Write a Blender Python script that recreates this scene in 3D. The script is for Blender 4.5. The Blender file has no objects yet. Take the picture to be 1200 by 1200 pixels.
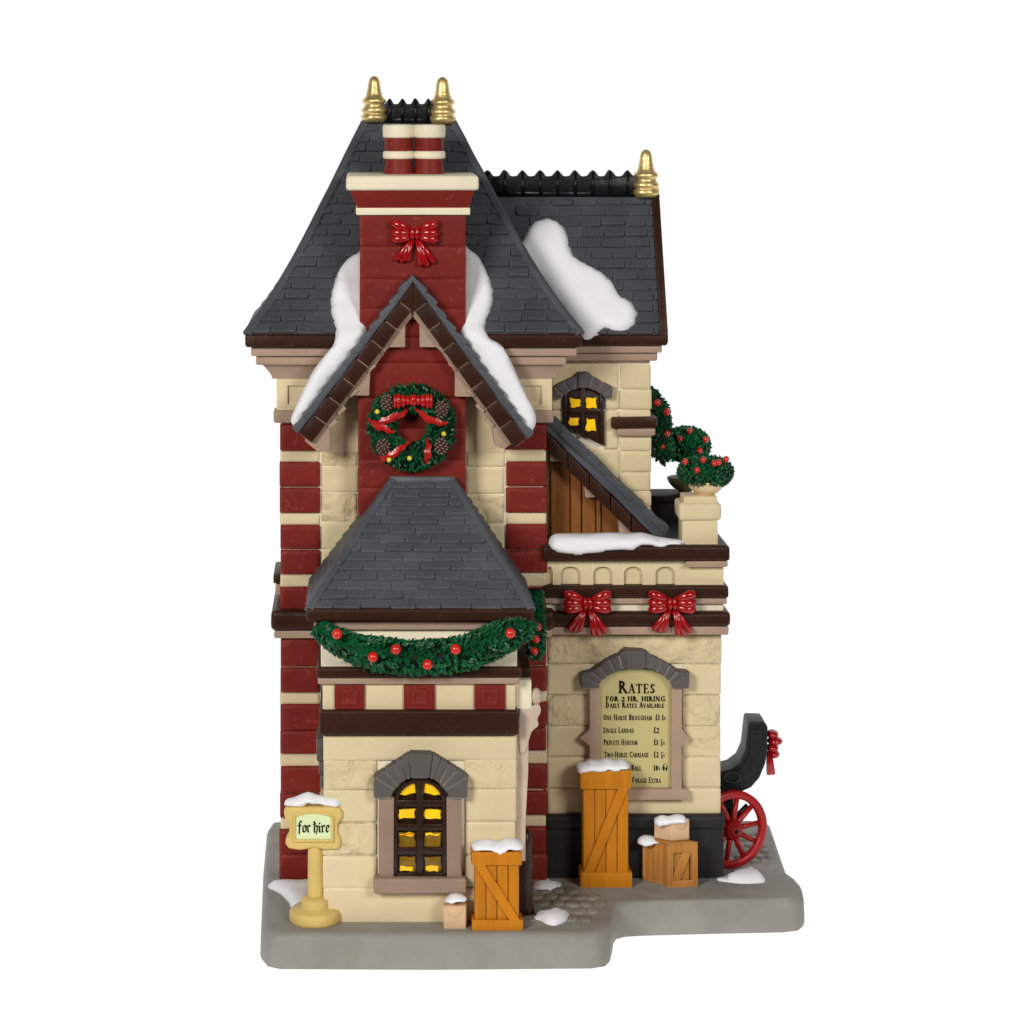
import bpy, bmesh, math, random
from mathutils import Vector, noise
from mathutils.geometry import delaunay_2d_cdt
rnd = random.Random(7)
# ------------------------------------------------------------------ measures
# one unit "u" is one photo pixel at the front wall of the porch wing; the ornament is about 26 cm tall
S = 0.00025
CX, HY, D, ZT = 430.0, 100.0, 3000.0, 1022.0      # eye axis, eye level, eye distance, eye level above the table
ZB = -981.0                                       # top of the pavement slab
def K(d): return 1 + d / D
def X(px, d): return (px - CX) * K(d)
def Z(py, d): return (HY - py) * K(d)
def P(px, py, d): return Vector((X(px, d), d, Z(py, d)))
def G(px, py, z=ZB):                              # a point of the ground seen at that pixel
    k = z / (HY - py)
    return Vector(((px - CX) * k, (k - 1) * D, z))
def W(v): return Vector((v[0] * S, v[1] * S, (v[2] + ZT) * S))

# ------------------------------------------------------------------ camera, light, exposure
sc = bpy.context.scene
col = sc.collection
cam = bpy.data.cameras.new('camera'); camo = bpy.data.objects.new('camera', cam); col.objects.link(camo)
camo.location = W((0, -D, 0)); camo.rotation_euler = (math.radians(90), 0, 0)
cam.sensor_width = 36; cam.lens = 36 * D / 1200; cam.shift_x = (600 - CX) / 1200; cam.shift_y = -(600 - HY) / 1200
cam.clip_start = 0.01; cam.clip_end = 50
sc.camera = camo
wd = bpy.data.worlds.new('World'); sc.world = wd; wd.use_nodes = True
bg = wd.node_tree.nodes['Background']; bg.inputs[0].default_value = (1, 1, 1, 1); bg.inputs[1].default_value = 0.05
def area(name, loc, target, size, power, colr=(1, 1, 1)):
    l = bpy.data.lights.new(name, 'AREA'); l.shape = 'RECTANGLE'; l.size, l.size_y = size; l.energy = power; l.color = colr
    o = bpy.data.objects.new(name, l); col.objects.link(o); o.location = loc
    o.rotation_euler = (Vector(target) - Vector(loc)).to_track_quat('-Z', 'Y').to_euler()
    return o
area('softbox_key', (-0.44, -0.74, 0.46), (0.03, 0.03, 0.13), (0.26, 0.26), 6.3, (1, .975, .94))
area('softbox_right', (0.50, -0.74, 0.46), (0.03, 0.03, 0.13), (0.26, 0.26), 3.7, (1, .985, .96))
sc.view_settings.view_transform = 'Standard'; sc.view_settings.look = 'None'
sc.view_settings.exposure = 0; sc.view_settings.gamma = 1
sc.cycles.max_bounces = 8

# ------------------------------------------------------------------ materials
def lin(c):
    return tuple(((x / 255 + .055) / 1.055) ** 2.4 if x > 10 else x / 255 / 12.92 for x in c)
MATS = {}
def mat(name, rgb, rough=.5, bump=.25, scale=260, var=.12, detail=3, spec=.16, metal=0, streak=False, wear=None, emit=0, coat=0, sss=0, dist=4, edge=None):
    m = bpy.data.materials.new(name); m.use_nodes = True; nt = m.node_tree; N = nt.nodes; L = nt.links
    b = N['Principled BSDF']; c = lin(rgb)
    tc = N.new('ShaderNodeTexCoord'); mp = N.new('ShaderNodeMapping'); L.new(tc.outputs['Object'], mp.inputs[0])
    oi = N.new('ShaderNodeObjectInfo'); 
    if streak: mp.inputs['Scale'].default_value = streak
    n1 = N.new('ShaderNodeTexNoise'); n1.inputs['Scale'].default_value = scale * .35; n1.inputs['Detail'].default_value = 4
    L.new(mp.outputs[0], n1.inputs[0])
    r = N.new('ShaderNodeMapRange'); r.inputs['From Min'].default_value = .3; r.inputs['From Max'].default_value = .7
    r.inputs['To Min'].default_value = 1 - var; r.inputs['To Max'].default_value = 1 + var; L.new(n1.outputs[0], r.inputs[0])
    r2 = N.new('ShaderNodeMapRange'); r2.inputs['To Min'].default_value = 1 - var * .5; r2.inputs['To Max'].default_value = 1 + var * .5
    L.new(oi.outputs['Random'], r2.inputs[0])
    mu = N.new('ShaderNodeMath'); mu.operation = 'MULTIPLY'; L.new(r.outputs[0], mu.inputs[0]); L.new(r2.outputs[0], mu.inputs[1])
    vm = N.new('ShaderNodeVectorMath'); vm.operation = 'SCALE'; vm.inputs[0].default_value = c; L.new(mu.outputs[0], vm.inputs['Scale'])
    src = vm.outputs[0]
    if wear:                                       # thin rubbed paint with its own random shapes
        nw = N.new('ShaderNodeTexNoise'); nw.inputs['Scale'].default_value = wear[2]; nw.inputs['Detail'].default_value = 6
        L.new(tc.outputs['Object'], nw.inputs[0])
        rw = N.new('ShaderNodeMapRange'); rw.inputs['From Min'].default_value = wear[1]; rw.inputs['From Max'].default_value = wear[1] + .06
        rw.inputs['To Max'].default_value = wear[3]
        L.new(nw.outputs[0], rw.inputs[0])
        mx = N.new('ShaderNodeMix'); mx.data_type = 'RGBA'; L.new(rw.outputs[0], mx.inputs[0]); L.new(src, mx.inputs[6])
        mx.inputs[7].default_value = (*lin(wear[0]), 1); src = mx.outputs[2]
    if edge:                                       # dry-brushed lighter paint caught on the raised edges
        bv = N.new('ShaderNodeBevel'); bv.samples = 3; bv.inputs['Radius'].default_value = 1.5 * S
        ge = N.new('ShaderNodeNewGeometry'); dt = N.new('ShaderNodeVectorMath'); dt.operation = 'DOT_PRODUCT'
        L.new(bv.outputs[0], dt.inputs[0]); L.new(ge.outputs['True Normal'], dt.inputs[1])
        nb = N.new('ShaderNodeTexNoise'); nb.inputs['Scale'].default_value = 420; nb.inputs['Detail'].default_value = 4; L.new(tc.outputs['Object'], nb.inputs[0])
        sb = N.new('ShaderNodeMath'); sb.operation = 'MULTIPLY_ADD'; sb.inputs[1].default_value = -.10; sb.inputs[2].default_value = 1.03; L.new(nb.outputs[0], sb.inputs[0])
        df = N.new('ShaderNodeMath'); df.operation = 'SUBTRACT'; L.new(sb.outputs[0], df.inputs[0]); L.new(dt.outputs['Value'], df.inputs[1])
        re_ = N.new('ShaderNodeMapRange'); re_.inputs['From Min'].default_value = .0; re_.inputs['From Max'].default_value = .10; re_.inputs['To Max'].default_value = edge[1]
        L.new(df.outputs[0], re_.inputs[0])
        me_ = N.new('ShaderNodeMix'); me_.data_type = 'RGBA'; L.new(re_.outputs[0], me_.inputs[0]); L.new(src, me_.inputs[6]); me_.inputs[7].default_value = (*lin(edge[0]), 1); src = me_.outputs[2]
    L.new(src, b.inputs['Base Color'])
    b.inputs['Roughness'].default_value = rough; b.inputs['Specular IOR Level'].default_value = spec; b.inputs['Metallic'].default_value = metal
    if coat: b.inputs['Coat Weight'].default_value = coat; b.inputs['Coat Roughness'].default_value = .15
    if sss: b.inputs['Subsurface Weight'].default_value = sss; b.inputs['Subsurface Radius'].default_value = (.002, .002, .002); b.inputs['Subsurface Scale'].default_value = 1
    if emit:
        L.new(src, b.inputs['Emission Color']); b.inputs['Emission Strength'].default_value = emit
    if bump:
        n2 = N.new('ShaderNodeTexNoise'); n2.inputs['Scale'].default_value = scale; n2.inputs['Detail'].default_value = detail
        L.new(mp.outputs[0], n2.inputs[0])
        bp = N.new('ShaderNodeBump'); bp.inputs['Strength'].default_value = bump; bp.inputs['Distance'].default_value = dist * S
        n3 = N.new('ShaderNodeTexNoise'); n3.inputs['Scale'].default_value = 110; n3.inputs['Detail'].default_value = 1
        L.new(tc.outputs['Object'], n3.inputs[0])
        ma = N.new('ShaderNodeMath'); ma.operation = 'MULTIPLY_ADD'; ma.inputs[1].default_value = 2.2; L.new(n3.outputs[0], ma.inputs[0]); L.new(n2.outputs[0], ma.inputs[2])
        L.new(ma.outputs[0], bp.inputs['Height']); L.new(bp.outputs[0], b.inputs['Normal'])
    MATS[name] = m; return m
mat('cream', (217, 199, 160), bump=.2, var=.05, wear=((206, 186, 146), .56, 90, .3), edge=((238, 228, 202), .7))
mat('cream_rough', (215, 196, 156), bump=.9, scale=240, var=.05, detail=4, dist=9, wear=((204, 182, 140), .55, 110, .35), edge=((238, 228, 202), .6))
mat('cream_pale', (232, 221, 194), bump=.10, var=.04)
mat('red', (119, 35, 29), bump=.22, var=.12, wear=((150, 70, 58), .62, 500, .4), edge=((164, 74, 62), .6))
mat('brown', (52, 28, 18), bump=.2, var=.12, rough=.42, wear=((84, 54, 40), .64, 600, .4), edge=((104, 70, 54), .55))
mat('mauve', (168, 142, 122), bump=.15, var=.06, edge=((196, 174, 156), .6))
mat('mauve_pale', (196, 176, 156), bump=.2, var=.08, edge=((214, 198, 182), .6))
mat('mauve_dark', (146, 122, 106), bump=.15, var=.08, edge=((178, 154, 138), .6))
mat('slate', (82, 84, 89), bump=.25, var=.14, rough=.5, wear=((108, 110, 116), .62, 700, .4), edge=((124, 126, 132), .6))
mat('slate_dark', (73, 75, 80), bump=.25, var=.14, rough=.5, wear=((98, 100, 106), .62, 700, .35), edge=((116, 118, 124), .6))
mat('stone_grey', (90, 85, 82), bump=.25, var=.1, rough=.5, edge=((132, 126, 122), .6))
mat('mortar', (150, 143, 136), bump=.2)
mat('skirt', (42, 41, 42), bump=.25, var=.12, rough=.5, edge=((84, 82, 80), .4))
mat('pavement', (137, 134, 127), bump=.3, var=.08, scale=200, wear=((124, 119, 110), .55, 45, .3))
mat('cobble', (136, 130, 120), bump=.3, var=.16, scale=300)
mat('snow', (236, 236, 239), bump=.25, var=.015, scale=170, rough=.55)
mat('orange', (186, 114, 18), bump=.3, var=.12, rough=.5, streak=(4, 4, .6), scale=220, edge=((222, 160, 74), .5))
mat('crate_brown', (176, 118, 56), bump=.3, var=.14, streak=(4, 4, .6), scale=220, edge=((214, 164, 100), .6))
mat('wood', (132, 82, 40), bump=.3, var=.16, streak=(4, 4, .5), scale=220)
mat('parcel', (206, 172, 136), bump=.2, var=.08)
mat('sign_yellow', (208, 180, 106), bump=.2, var=.06)
mat('sign_face', (214, 226, 178), bump=.03, var=.03)
mat('board', (192, 180, 126), bump=.03, var=.02, rough=.4)
mat('ink', (24, 20, 16), bump=0, var=0, rough=.6)
mat('gold', (230, 202, 138), metal=.8, rough=.4, bump=.35, scale=500, var=.12)
mat('black', (10, 10, 13), rough=.35, bump=.2, spec=.3, var=.2)
mat('black_shade', (14, 13, 13), rough=.6, bump=.2, var=.2)  # dark rear pier, its deep shade put into the black colour
mat('bow_red', (158, 8, 14), rough=.22, bump=.06, spec=.5, var=.1, coat=.3)
mat('wheel_red', (158, 16, 18), rough=.35, bump=.1, spec=.4, var=.12)
mat('green', (8, 84, 46), rough=.4, bump=.3, spec=.35, var=.5, scale=500)
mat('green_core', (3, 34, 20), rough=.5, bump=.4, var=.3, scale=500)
mat('berry', (206, 40, 28), rough=.25, bump=.05, spec=.5, coat=.3)
mat('bauble', (226, 206, 62), rough=.25, bump=0, spec=.5)
mat('cone_tip', (150, 122, 110), rough=.5, bump=.2)
mat('cone', (66, 46, 42), rough=.5, bump=.3)
mat('ribbon', (176, 22, 18), rough=.25, bump=.3, spec=.5, scale=600)
mat('carriage', (30, 33, 32), rough=.42, bump=.25, var=.2, wear=((70, 76, 74), .64, 500, .3), edge=((84, 90, 88), .5))
mat('terracotta', (228, 200, 158), bump=.1, var=.05)
mat('bowl_shade', (86, 76, 52), bump=.2)  # shade over the rear bowl painted in as a dark colour
mat('frame_brown', (44, 21, 10), rough=.35, bump=.3, var=.15, spec=.4)
mat('pane', (246, 194, 22), rough=.2, bump=.5, scale=400, var=.16, spec=.5, emit=.15)  # slight emission added so the yellow panes look lit
mat('pane_dim', (118, 88, 6), rough=.2, bump=.6, scale=400, var=.4, spec=.5)  # darker copy of the pane colour, dark interior reflection painted in
m = bpy.data.materials.new('sweep_glow'); m.use_nodes = True
b = m.node_tree.nodes['Principled BSDF']; b.inputs['Base Color'].default_value = (0, 0, 0, 1); b.inputs['Specular IOR Level'].default_value = 0
nz = m.node_tree.nodes.new('ShaderNodeRGB'); nz.outputs[0].default_value = (1, 1, 1, 1)
m.node_tree.links.new(nz.outputs[0], b.inputs['Emission Color']); b.inputs['Emission Strength'].default_value = 1.03  # added glow that keeps the whole backdrop pure white
MATS['sweep_glow'] = m

# ------------------------------------------------------------------ mesh builder
class MB:
    def __init__(s): s.v = []; s.f = []
    def add(s, vs, fs):
        o = len(s.v); s.v += [Vector(v) for v in vs]; s.f += [tuple(i + o for i in f) for f in fs]; return s
    def box(s, x0, x1, d0, d1, z0, z1):
        vs = [(x, d, z) for z in (z0, z1) for d in (d0, d1) for x in (x0, x1)]
        return s.add(vs, [(0, 2, 3, 1), (4, 5, 7, 6), (0, 1, 5, 4), (2, 6, 7, 3), (0, 4, 6, 2), (1, 3, 7, 5)])
    def pbox(s, px0, px1, py0, py1, d0, d1):      # front face at depth d0 covers this pixel rectangle
        return s.box(X(px0, d0), X(px1, d0), d0, d1, Z(py1, d0), Z(py0, d0))
    def prism(s, pts, d0, d1):                    # pts: (x, z) outline
        a = sum(pts[i][0] * pts[(i + 1) % len(pts)][1] - pts[(i + 1) % len(pts)][0] * pts[i][1] for i in range(len(pts)))
        if a < 0: pts = pts[::-1]
        n = len(pts)
        vs = [(x, d0, z) for x, z in pts] + [(x, d1, z) for x, z in pts]
        return s.add(vs, [tuple(range(n)), tuple(range(2 * n - 1, n - 1, -1))] + [(i, i + n, (i + 1) % n + n, (i + 1) % n) for i in range(n)])
    def pprism(s, pp, d0, d1): return s.prism([(X(x, d0), Z(y, d0)) for x, y in pp], d0, d1)
    def slab(s, pts, z0, z1):                     # pts: (x, d) outline, counter-clockwise from above
        n = len(pts)
        vs = [(x, d, z0) for x, d in pts] + [(x, d, z1) for x, d in pts]
        return s.add(vs, [tuple(range(n - 1, -1, -1)), tuple(range(n, 2 * n))] + [(i, (i + 1) % n, (i + 1) % n + n, i + n) for i in range(n)])
    def loft(s, rings, cap=True, close=True):
        n = len(rings[0]); vs = [p for r in rings for p in r]; fs = []
        for j in range(len(rings) - 1):
            for i in range(n if close else n - 1):
                fs.append((j * n + i, j * n + (i + 1) % n, (j + 1) * n + (i + 1) % n, (j + 1) * n + i))
        if cap: fs += [tuple(range(n - 1, -1, -1)), tuple(range((len(rings) - 1) * n, len(rings) * n))]
        return s.add(vs, fs)
    def lathe(s, c, prof, n=20):                  # prof: (radius, z offset) bottom to top
        return s.loft([[(c[0] + r * math.cos(2 * math.pi * i / n), c[1] + r * math.sin(2 * math.pi * i / n), c[2] + h) for i in range(n)] for r, h in prof])
    def tube(s, pts, rad, n=10, flat=1.0):
        rings = []; pts = [Vector(p) for p in pts]
        for i, p in enumerate(pts):
            t = (pts[min(i + 1, len(pts) - 1)] - pts[max(i - 1, 0)]).normalized()
            a = t.cross(Vector((0, 1, 0)))
            if a.length < .05: a = t.cross(Vector((1, 0, 0)))
            a.normalize(); b = a.cross(t)
            r = rad[i] if isinstance(rad, (list, tuple)) else rad
            rings.append([p + a * (r * math.cos(2 * math.pi * k / n)) + b * (r * flat * math.sin(2 * math.pi * k / n)) for k in range(n)])
        return s.loft(rings)
    def ball(s, c, r, n=10, m=7):
        c = Vector(c); r = r if isinstance(r, (list, tuple)) else (r, r, r)
        return s.loft([[c + Vector((r[0] * math.sin(math.pi * (j + .02) / (m + .04)) * math.cos(2 * math.pi * i / n), r[1] * math.sin(math.pi * (j + .02) / (m + .04)) * math.sin(2 * math.pi * i / n), -r[2] * math.cos(math.pi * (j + .02) / (m + .04)))) for i in range(n)] for j in range(m + 1)])
    def block(s, px0, px1, py0, py1, d, depth=8, r=3.5, jit=.9):
        r *= 1.35
        x0, x1, z0, z1 = X(px0, d), X(px1, d), Z(py1, d), Z(py0, d)
        J = lambda: rnd.uniform(-jit, jit)
        x0 += J(); x1 += J(); z0 += J() * .6; z1 += J() * .6
        def ring(i, c, dd):
            a, b_, e, f = x0 + i, x1 - i, z0 + i, z1 - i; c = min(c, .3 * (b_ - a), .3 * (f - e))
            return [(a + c, dd, e), (b_ - c, dd, e), (b_, dd, e + c), (b_, dd, f - c), (b_ - c, dd, f), (a + c, dd, f), (a, dd, f - c), (a, dd, e + c)]
        r = min(r, .2 * min(x1 - x0, z1 - z0))
        rs = [ring(0, 1.2, d + depth), ring(0, 1.2, d + r * .7), ring(r * .35, 1.6, d + r * .16), ring(r, 2, d), ring(r * 1.9, 2, d - .15)]
        return s.loft(rs)
EMPT = bpy.data.objects.new
def org(o):
    while o.parent: o = o.parent
    return Vector(o.get('_o', (0, 0, 0)))
ORG = {}
def build(name, mb, m, parent=None, bevel=0, seg=2, smooth=None, origin=None, jag=0, sub=0, angle=30):
    me = bpy.data.meshes.new(name)
    root = parent
    while root is not None and root.parent is not None: root = root.parent
    if root is not None: o0 = ORG[root.name]
    else:
        if origin is None:
            xs = [v[0] for v in mb.v]; ds = [v[1] for v in mb.v]; zs = [v[2] for v in mb.v]
            origin = ((min(xs) + max(xs)) / 2, (min(ds) + max(ds)) / 2, min(zs))
        o0 = Vector(origin)
    me.from_pydata([((v[0] - o0[0]) * S, (v[1] - o0[1]) * S, (v[2] - o0[2]) * S) for v in mb.v], [], mb.f)
    me.update()
    if bevel or sub or jag:
        bm = bmesh.new(); bm.from_mesh(me)
        bmesh.ops.remove_doubles(bm, verts=bm.verts, dist=1e-7)
        if sub:                                   # cut long edges so that hand-made unevenness can show
            for _ in range(4):
                es = [e for e in bm.edges if e.calc_length() > sub * S]
                if not es: break
                bmesh.ops.subdivide_edges(bm, edges=es, cuts=1, use_grid_fill=True)
        if bevel:
            es = [e for e in bm.edges if len(e.link_faces) == 2 and e.calc_face_angle(0) > math.radians(angle)]
            bmesh.ops.bevel(bm, geom=es, offset=bevel * S, segments=seg, profile=.6, affect='EDGES', clamp_overlap=True)
        if jag:
            for v in bm.verts:
                q = (v.co + o0 * S) / S * .035
                v.co += noise.noise_vector(q) * jag * S
        bm.to_mesh(me); bm.free()
    if smooth is None: smooth = bevel > 0
    if smooth:
        me.shade_smooth()
        if bevel: 
            try: me.set_sharp_from_angle(angle=math.radians(50))
            except Exception: pass
    me.materials.append(MATS[m])
    o = bpy.data.objects.new(name, me); col.objects.link(o)
    if parent is not None: o.parent = parent
    else:
        o.location = W(o0); ORG[o.name] = o0
    return o
def thing(name, label, cat, origin, group=None):
    o = bpy.data.objects.new(name, None); col.objects.link(o); o.empty_display_size = .01
    o.location = W(origin); ORG[o.name] = Vector(origin); tag(o, label, cat, group); return o
def tag(o, label, cat, group=None, kind=None):
    if label: o['label'] = label
    if cat: o['category'] = cat
    if group: o['group'] = group
    if kind: o['kind'] = kind
    return o
def stuff(o): o['kind'] = 'stuff'; return o

def smoothline(pts, n=6, closed=True):
    out = []; N = len(pts)
    for i in range(N if closed else N - 1):
        p0, p1, p2, p3 = [Vector(pts[(i + j) % N] if closed else pts[min(max(i + j, 0), N - 1)]) for j in (-1, 0, 1, 2)]
        for k in range(n):
            t = k / n
            out.append(.5 * ((2 * p1) + (p2 - p0) * t + (2 * p0 - 5 * p1 + 4 * p2 - p3) * t * t + (3 * p1 - p0 - 3 * p2 + p3) * t ** 3))
    if not closed: out.append(Vector(pts[-1]))
    return out
def fill2d(poly, step):
    """triangulate an outline with inner grid points; gives verts, faces, distance to the rim"""
    poly = [Vector(p[:2]) for p in poly]; n = len(poly)
    xs = [p.x for p in poly]; ys = [p.y for p in poly]
    def inside(q):
        c = False; j = n - 1
        for i in range(n):
            a, b_ = poly[i], poly[j]
            if (a.y > q.y) != (b_.y > q.y) and q.x < (b_.x - a.x) * (q.y - a.y) / (b_.y - a.y) + a.x: c = not c
            j = i
        return c
    def dist(q):
        best = 1e9
        for i in range(n):
            a = poly[i]; e = poly[(i + 1) % n] - a; l = e.length_squared
            t = max(0, min(1, (q - a).dot(e) / l)) if l else 0
            best = min(best, (a + e * t - q).length)
        return best
    pts = list(poly); y = min(ys) + step * .5; row = 0
    while y < max(ys):
        x = min(xs) + step * (.5 if row % 2 else 0)
        while x < max(xs):
            q = Vector((x, y))
            if inside(q) and dist(q) > step * .45: pts.append(q)
            x += step
        y += step * .87; row += 1
    v, e, f, *_ = delaunay_2d_cdt(pts, [], [list(range(n))], 1, 1e-4)
    return v, [t for t in f], [dist(q) for q in v]
def dome(t): t = min(1, t); return math.sqrt(max(0, 1 - (1 - t) ** 2))
def patch(outline, place, normal, H=8, r=8, step=6, skirt=4, lump=1.5, sm=5):
    """snow lying on a surface: place(px, py) gives the surface point"""
    poly = smoothline(outline, sm) if sm else [Vector(p) for p in outline]
    v, f, ds = fill2d(poly, step); nv = Vector(normal).normalized(); mb = MB(); top = []; low = []
    for q, d_ in zip(v, ds):
        p = place(q.x, q.y); h = H * dome(d_ / r)
        h += lump * noise.noise(p * .045) * min(1, d_ / r)
        top.append(p + nv * h); low.append(p - nv * skirt)
    s0 = len(top); flip = None; fs = []
    for t in f:
        a, b_, c = (top[i] for i in t[:3])
        up = (b_ - a).cross(c - a).dot(nv) > 0
        fs.append(tuple(t) if up else tuple(reversed(t))); fs.append(tuple(s0 + i for i in (reversed(t) if up else t)))
    mb.add(top + low, fs); ec = {}
    for t in fs[::2]:
        for i in range(len(t)): ec[(t[i], t[(i + 1) % len(t)])] = 1
    mb.f += [(b_, a, a + s0, b_ + s0) for a, b_ in ec if (b_, a) not in ec]
    return mb
def pillow(outline, d0, d1, r=5, step=4, lump=.8, sm=4, mb=None):
    """rounded lump seen from the front as this outline, between depths d0 and d1"""
    ya, yb = min(p[1] for p in outline), max(p[1] for p in outline)
    dz = lambda y: d0 + (d1 - d0) * .45 * min(1, (yb - y) / (yb - ya) * 1.4)     # its crest lies further back than its front rim
    poly = smoothline([(X(x, dz(y)), Z(y, dz(y))) for x, y in outline], sm)
    v, f, ds = fill2d(poly, step); mid, h = (d0 + d1) / 2, (d1 - d0) / 2
    fr = [Vector((q.x, mid - h * (.25 + .75 * dome(d_ / r)) - lump * noise.noise(Vector((q.x, 5, q.y)) * .06), q.y)) for q, d_ in zip(v, ds)]
    bk = [Vector((q.x, mid + h * (.25 + .75 * dome(d_ / r)), q.y)) for q, d_ in zip(v, ds)]
    mb = mb or MB(); n = len(fr); fs = []; ec = {}
    for t in f:
        a, b_, c = (fr[i] for i in t[:3])
        t = list(t) if (b_ - a).cross(c - a).y < 0 else list(reversed(t))
        fs += [tuple(t), tuple(n + i for i in reversed(t))]
        for i in range(len(t)): ec[(t[i], t[(i + 1) % len(t)])] = 1
    fs += [(b_, a, a + n, b_ + n) for a, b_ in ec if (b_, a) not in ec]
    return mb.add(fr + bk, fs)

# ------------------------------------------------------------------ the added glowing sweep and the pavement slab
prof = [(-330, -ZT)] + [(d, -ZT) for d in (0, 700, 1300)] + [(1300 + 400 * math.sin(a), -ZT + 400 - 400 * math.cos(a)) for a in [i * math.pi / 16 for i in range(1, 9)]] + [(1700, 1400)]
mb = MB(); ws = 4200
mb.add([(x, d, z) for x in (-ws, ws) for d, z in prof], [(i, i + len(prof), i + 1 + len(prof), i + 1) for i in range(len(prof) - 1)])
t = build('backdrop', mb, 'sweep_glow', smooth=True); tag(t, 'glowing white photo sweep under and behind the ornament', None, kind='structure')
edge = [(311, 1082), (318, 1090), (332, 1093), (500, 1093.5), (690, 1092), (706, 1089.5), (711.5, 1084), (713, 1076), (714, 1066), (718, 1059.5), (728, 1057), (745, 1056), (830, 1054), (912, 1052.5), (930, 1050.5), (936, 1046),
        (934, 1036), (927, 1028), (917, 1021), (911, 1004), (904, 982), (899, 966), (880, 962), (600, 961), (340, 962), (322, 964), (317, 972), (314, 1020)]
plan = [G(x, y) for x, y in edge]
def off(p, o):
    c = Vector((150, 180)); q = Vector((p[0], p[1])); return q + (q - c).normalized() * o
mb = MB(); rings = []
for o, z in ((5, -ZT), (7, -ZT + 6), (6, ZB - 8), (3.5, ZB - 2.5), (0, ZB), (-4, ZB + .6)):
    rings.append([(*off(p, o), z) for p in plan])
mb.loft(rings)
base = build('pavement', mb, 'pavement', smooth=True)
tag(base, 'grey slab of pavement under the whole house', None, kind='structure')
base.data.set_sharp_from_angle(angle=math.radians(60))
def cobbles(cells, rx, ry):
    for (px, py) in cells:
        c = G(px, py); n = 10; ph = rnd.uniform(0, 6); a, b_ = rx * rnd.uniform(.9, 1.12), ry * rnd.uniform(.88, 1.1); rings = []
        tilt = rnd.uniform(-.06, .06)
        for q, h in ((1.04, -2), (1, .5), (.9, 1.8), (.68, 2.5), (.3, 2.7)):
            ring = []
            for i in range(n):
                t = i * 2 * math.pi / n; w = 1 + .09 * math.sin(2 * t + ph) + .06 * math.sin(3 * t + ph * 2)
                cs, sn = math.cos(t), math.sin(t); sq = 1 / max(abs(cs), abs(sn)) ** .35
                ring.append((c.x + a * q * w * sq * cs, c.y + b_ * q * w * sq * sn, ZB + h + tilt * a * q * cs))
            rings.append(ring)
        build('cobble', MB().loft(rings), 'cobble', base, smooth=True)
cells = []
for j, py in enumerate((1044, 1051.5, 1059.5, 1068, 1077)):
    for i in range(7):
        px = 619 + i * 17 + (8.5 if j % 2 else 0) + rnd.uniform(-1.5, 1.5)
        if px < (672, 700, 712, 706, 696)[j]: cells.append((px, py + rnd.uniform(-.8, .8)))
cobbles(cells, 8.6, 11.8)
cobbles([(866 + i * 12 + (j % 2) * 6, 978 + j * 6.5 + rnd.uniform(-1, 1)) for j in range(6) for i in range(5) if 866 + i * 12 + (j % 2) * 6 < 893 + j * 2.6], 6.2, 10.5)

# ------------------------------------------------------------------ the house
house = thing('house', 'brick and cream stone town house with slate roofs, chimney and porch wing', 'house', (100, 250, ZB))
TD = 161.0                                        # depth of the tower's front wall
# --- tower walls
mb = MB().box(X(331, TD), X(637, TD), TD + 5, 396, ZB, Z(402, TD))
tower = build('tower_wall', mb, 'cream_pale', house)
LQ = [(497, 529, 0), (530, 541, 1), (542, 571, 0), (572, 602, 0), (603, 615, 1), (616, 644, 0), (645, 674, 0), (675, 688, 1), (689, 717, 0), (749, 782, 0), (783, 812, 0), (813, 825, 1),
      (826, 856, 0), (857, 885, 0), (886, 898, 1), (899, 929, 0), (930, 959, 0), (960, 972, 1), (973, 1001, 0), (1002, 1034, 0)]
RQ = [(497, 527, 0), (529, 541, 1), (542, 570, 0), (571, 601, 0), (602, 614, 1), (615, 644, 0), (645, 672, 0), (674, 687, 1), (688, 717, 0), (745, 780, 0), (781, 811, 0), (812, 822, 1),
      (824, 852, 0), (853, 881, 0), (883, 895, 1), (896, 925, 0), (927, 956, 0), (957, 968, 1), (970, 1000, 0), (1001, 1034, 0)]
for tab, a, b_ in ((LQ, 328, 375), (RQ, 593, 641)):
    for y0, y1, cr in tab:
        if cr: build('stone', MB().block(a + .5, b_ - .5, y0, y1, TD + 2, 30, 2), 'cream', tower, smooth=True)
        else: build('brick', MB().block(a, b_, y0 + .3, y1 - .3, TD - 1.5, 34, 3.2), 'red', tower, smooth=True)
for y0, y1, rough in ((494, 546, 1), (547, 577, 0), (578, 611, 1), (612, 644, 0), (645, 680, 0)):
    build('stone', MB().block(377, 419, y0, y1, TD + 2.5, 8, 2.5), 'cream_rough' if rough else 'cream', tower, smooth=True)
    build('stone', MB().block(547, 591, y0 + 2, y1 + 2, TD + 2.5, 8, 2.5), 'cream_rough' if rough and y0 > 500 else 'cream', tower, smooth=True)
# corner panels under the cornice, with sunk squares
for a, b_ in ((322, 376), (596, 650)):
    mb = MB(); d = TD - 3
    x0, x1, z0, z1 = X(a + 2, d), X(b_ - 3, d), Z(482, d), Z(442, d)
    i0, i1, j0, j1 = X(a + 15, d), X(b_ - 15, d), Z(474, d), Z(452, d)
    o4 = [(x0, z0), (x1, z0), (x1, z1), (x0, z1)]; n4 = [(i0, j0), (i1, j0), (i1, j1), (i0, j1)]
    mb.loft([[(x, d + 30, z) for x, z in o4], [(x, d, z) for x, z in o4], [(x, d, z) for x, z in n4], [(x, d + 4, z) for x, z in n4]])
    build('corner_panel', mb, 'cream', tower, bevel=.8, jag=.5)
    build('ledge', MB().pbox(a - 2, b_ - 1, 481, 496, TD - 8, TD + 25), 'mauve', tower, bevel=4, seg=3, jag=1)
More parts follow.
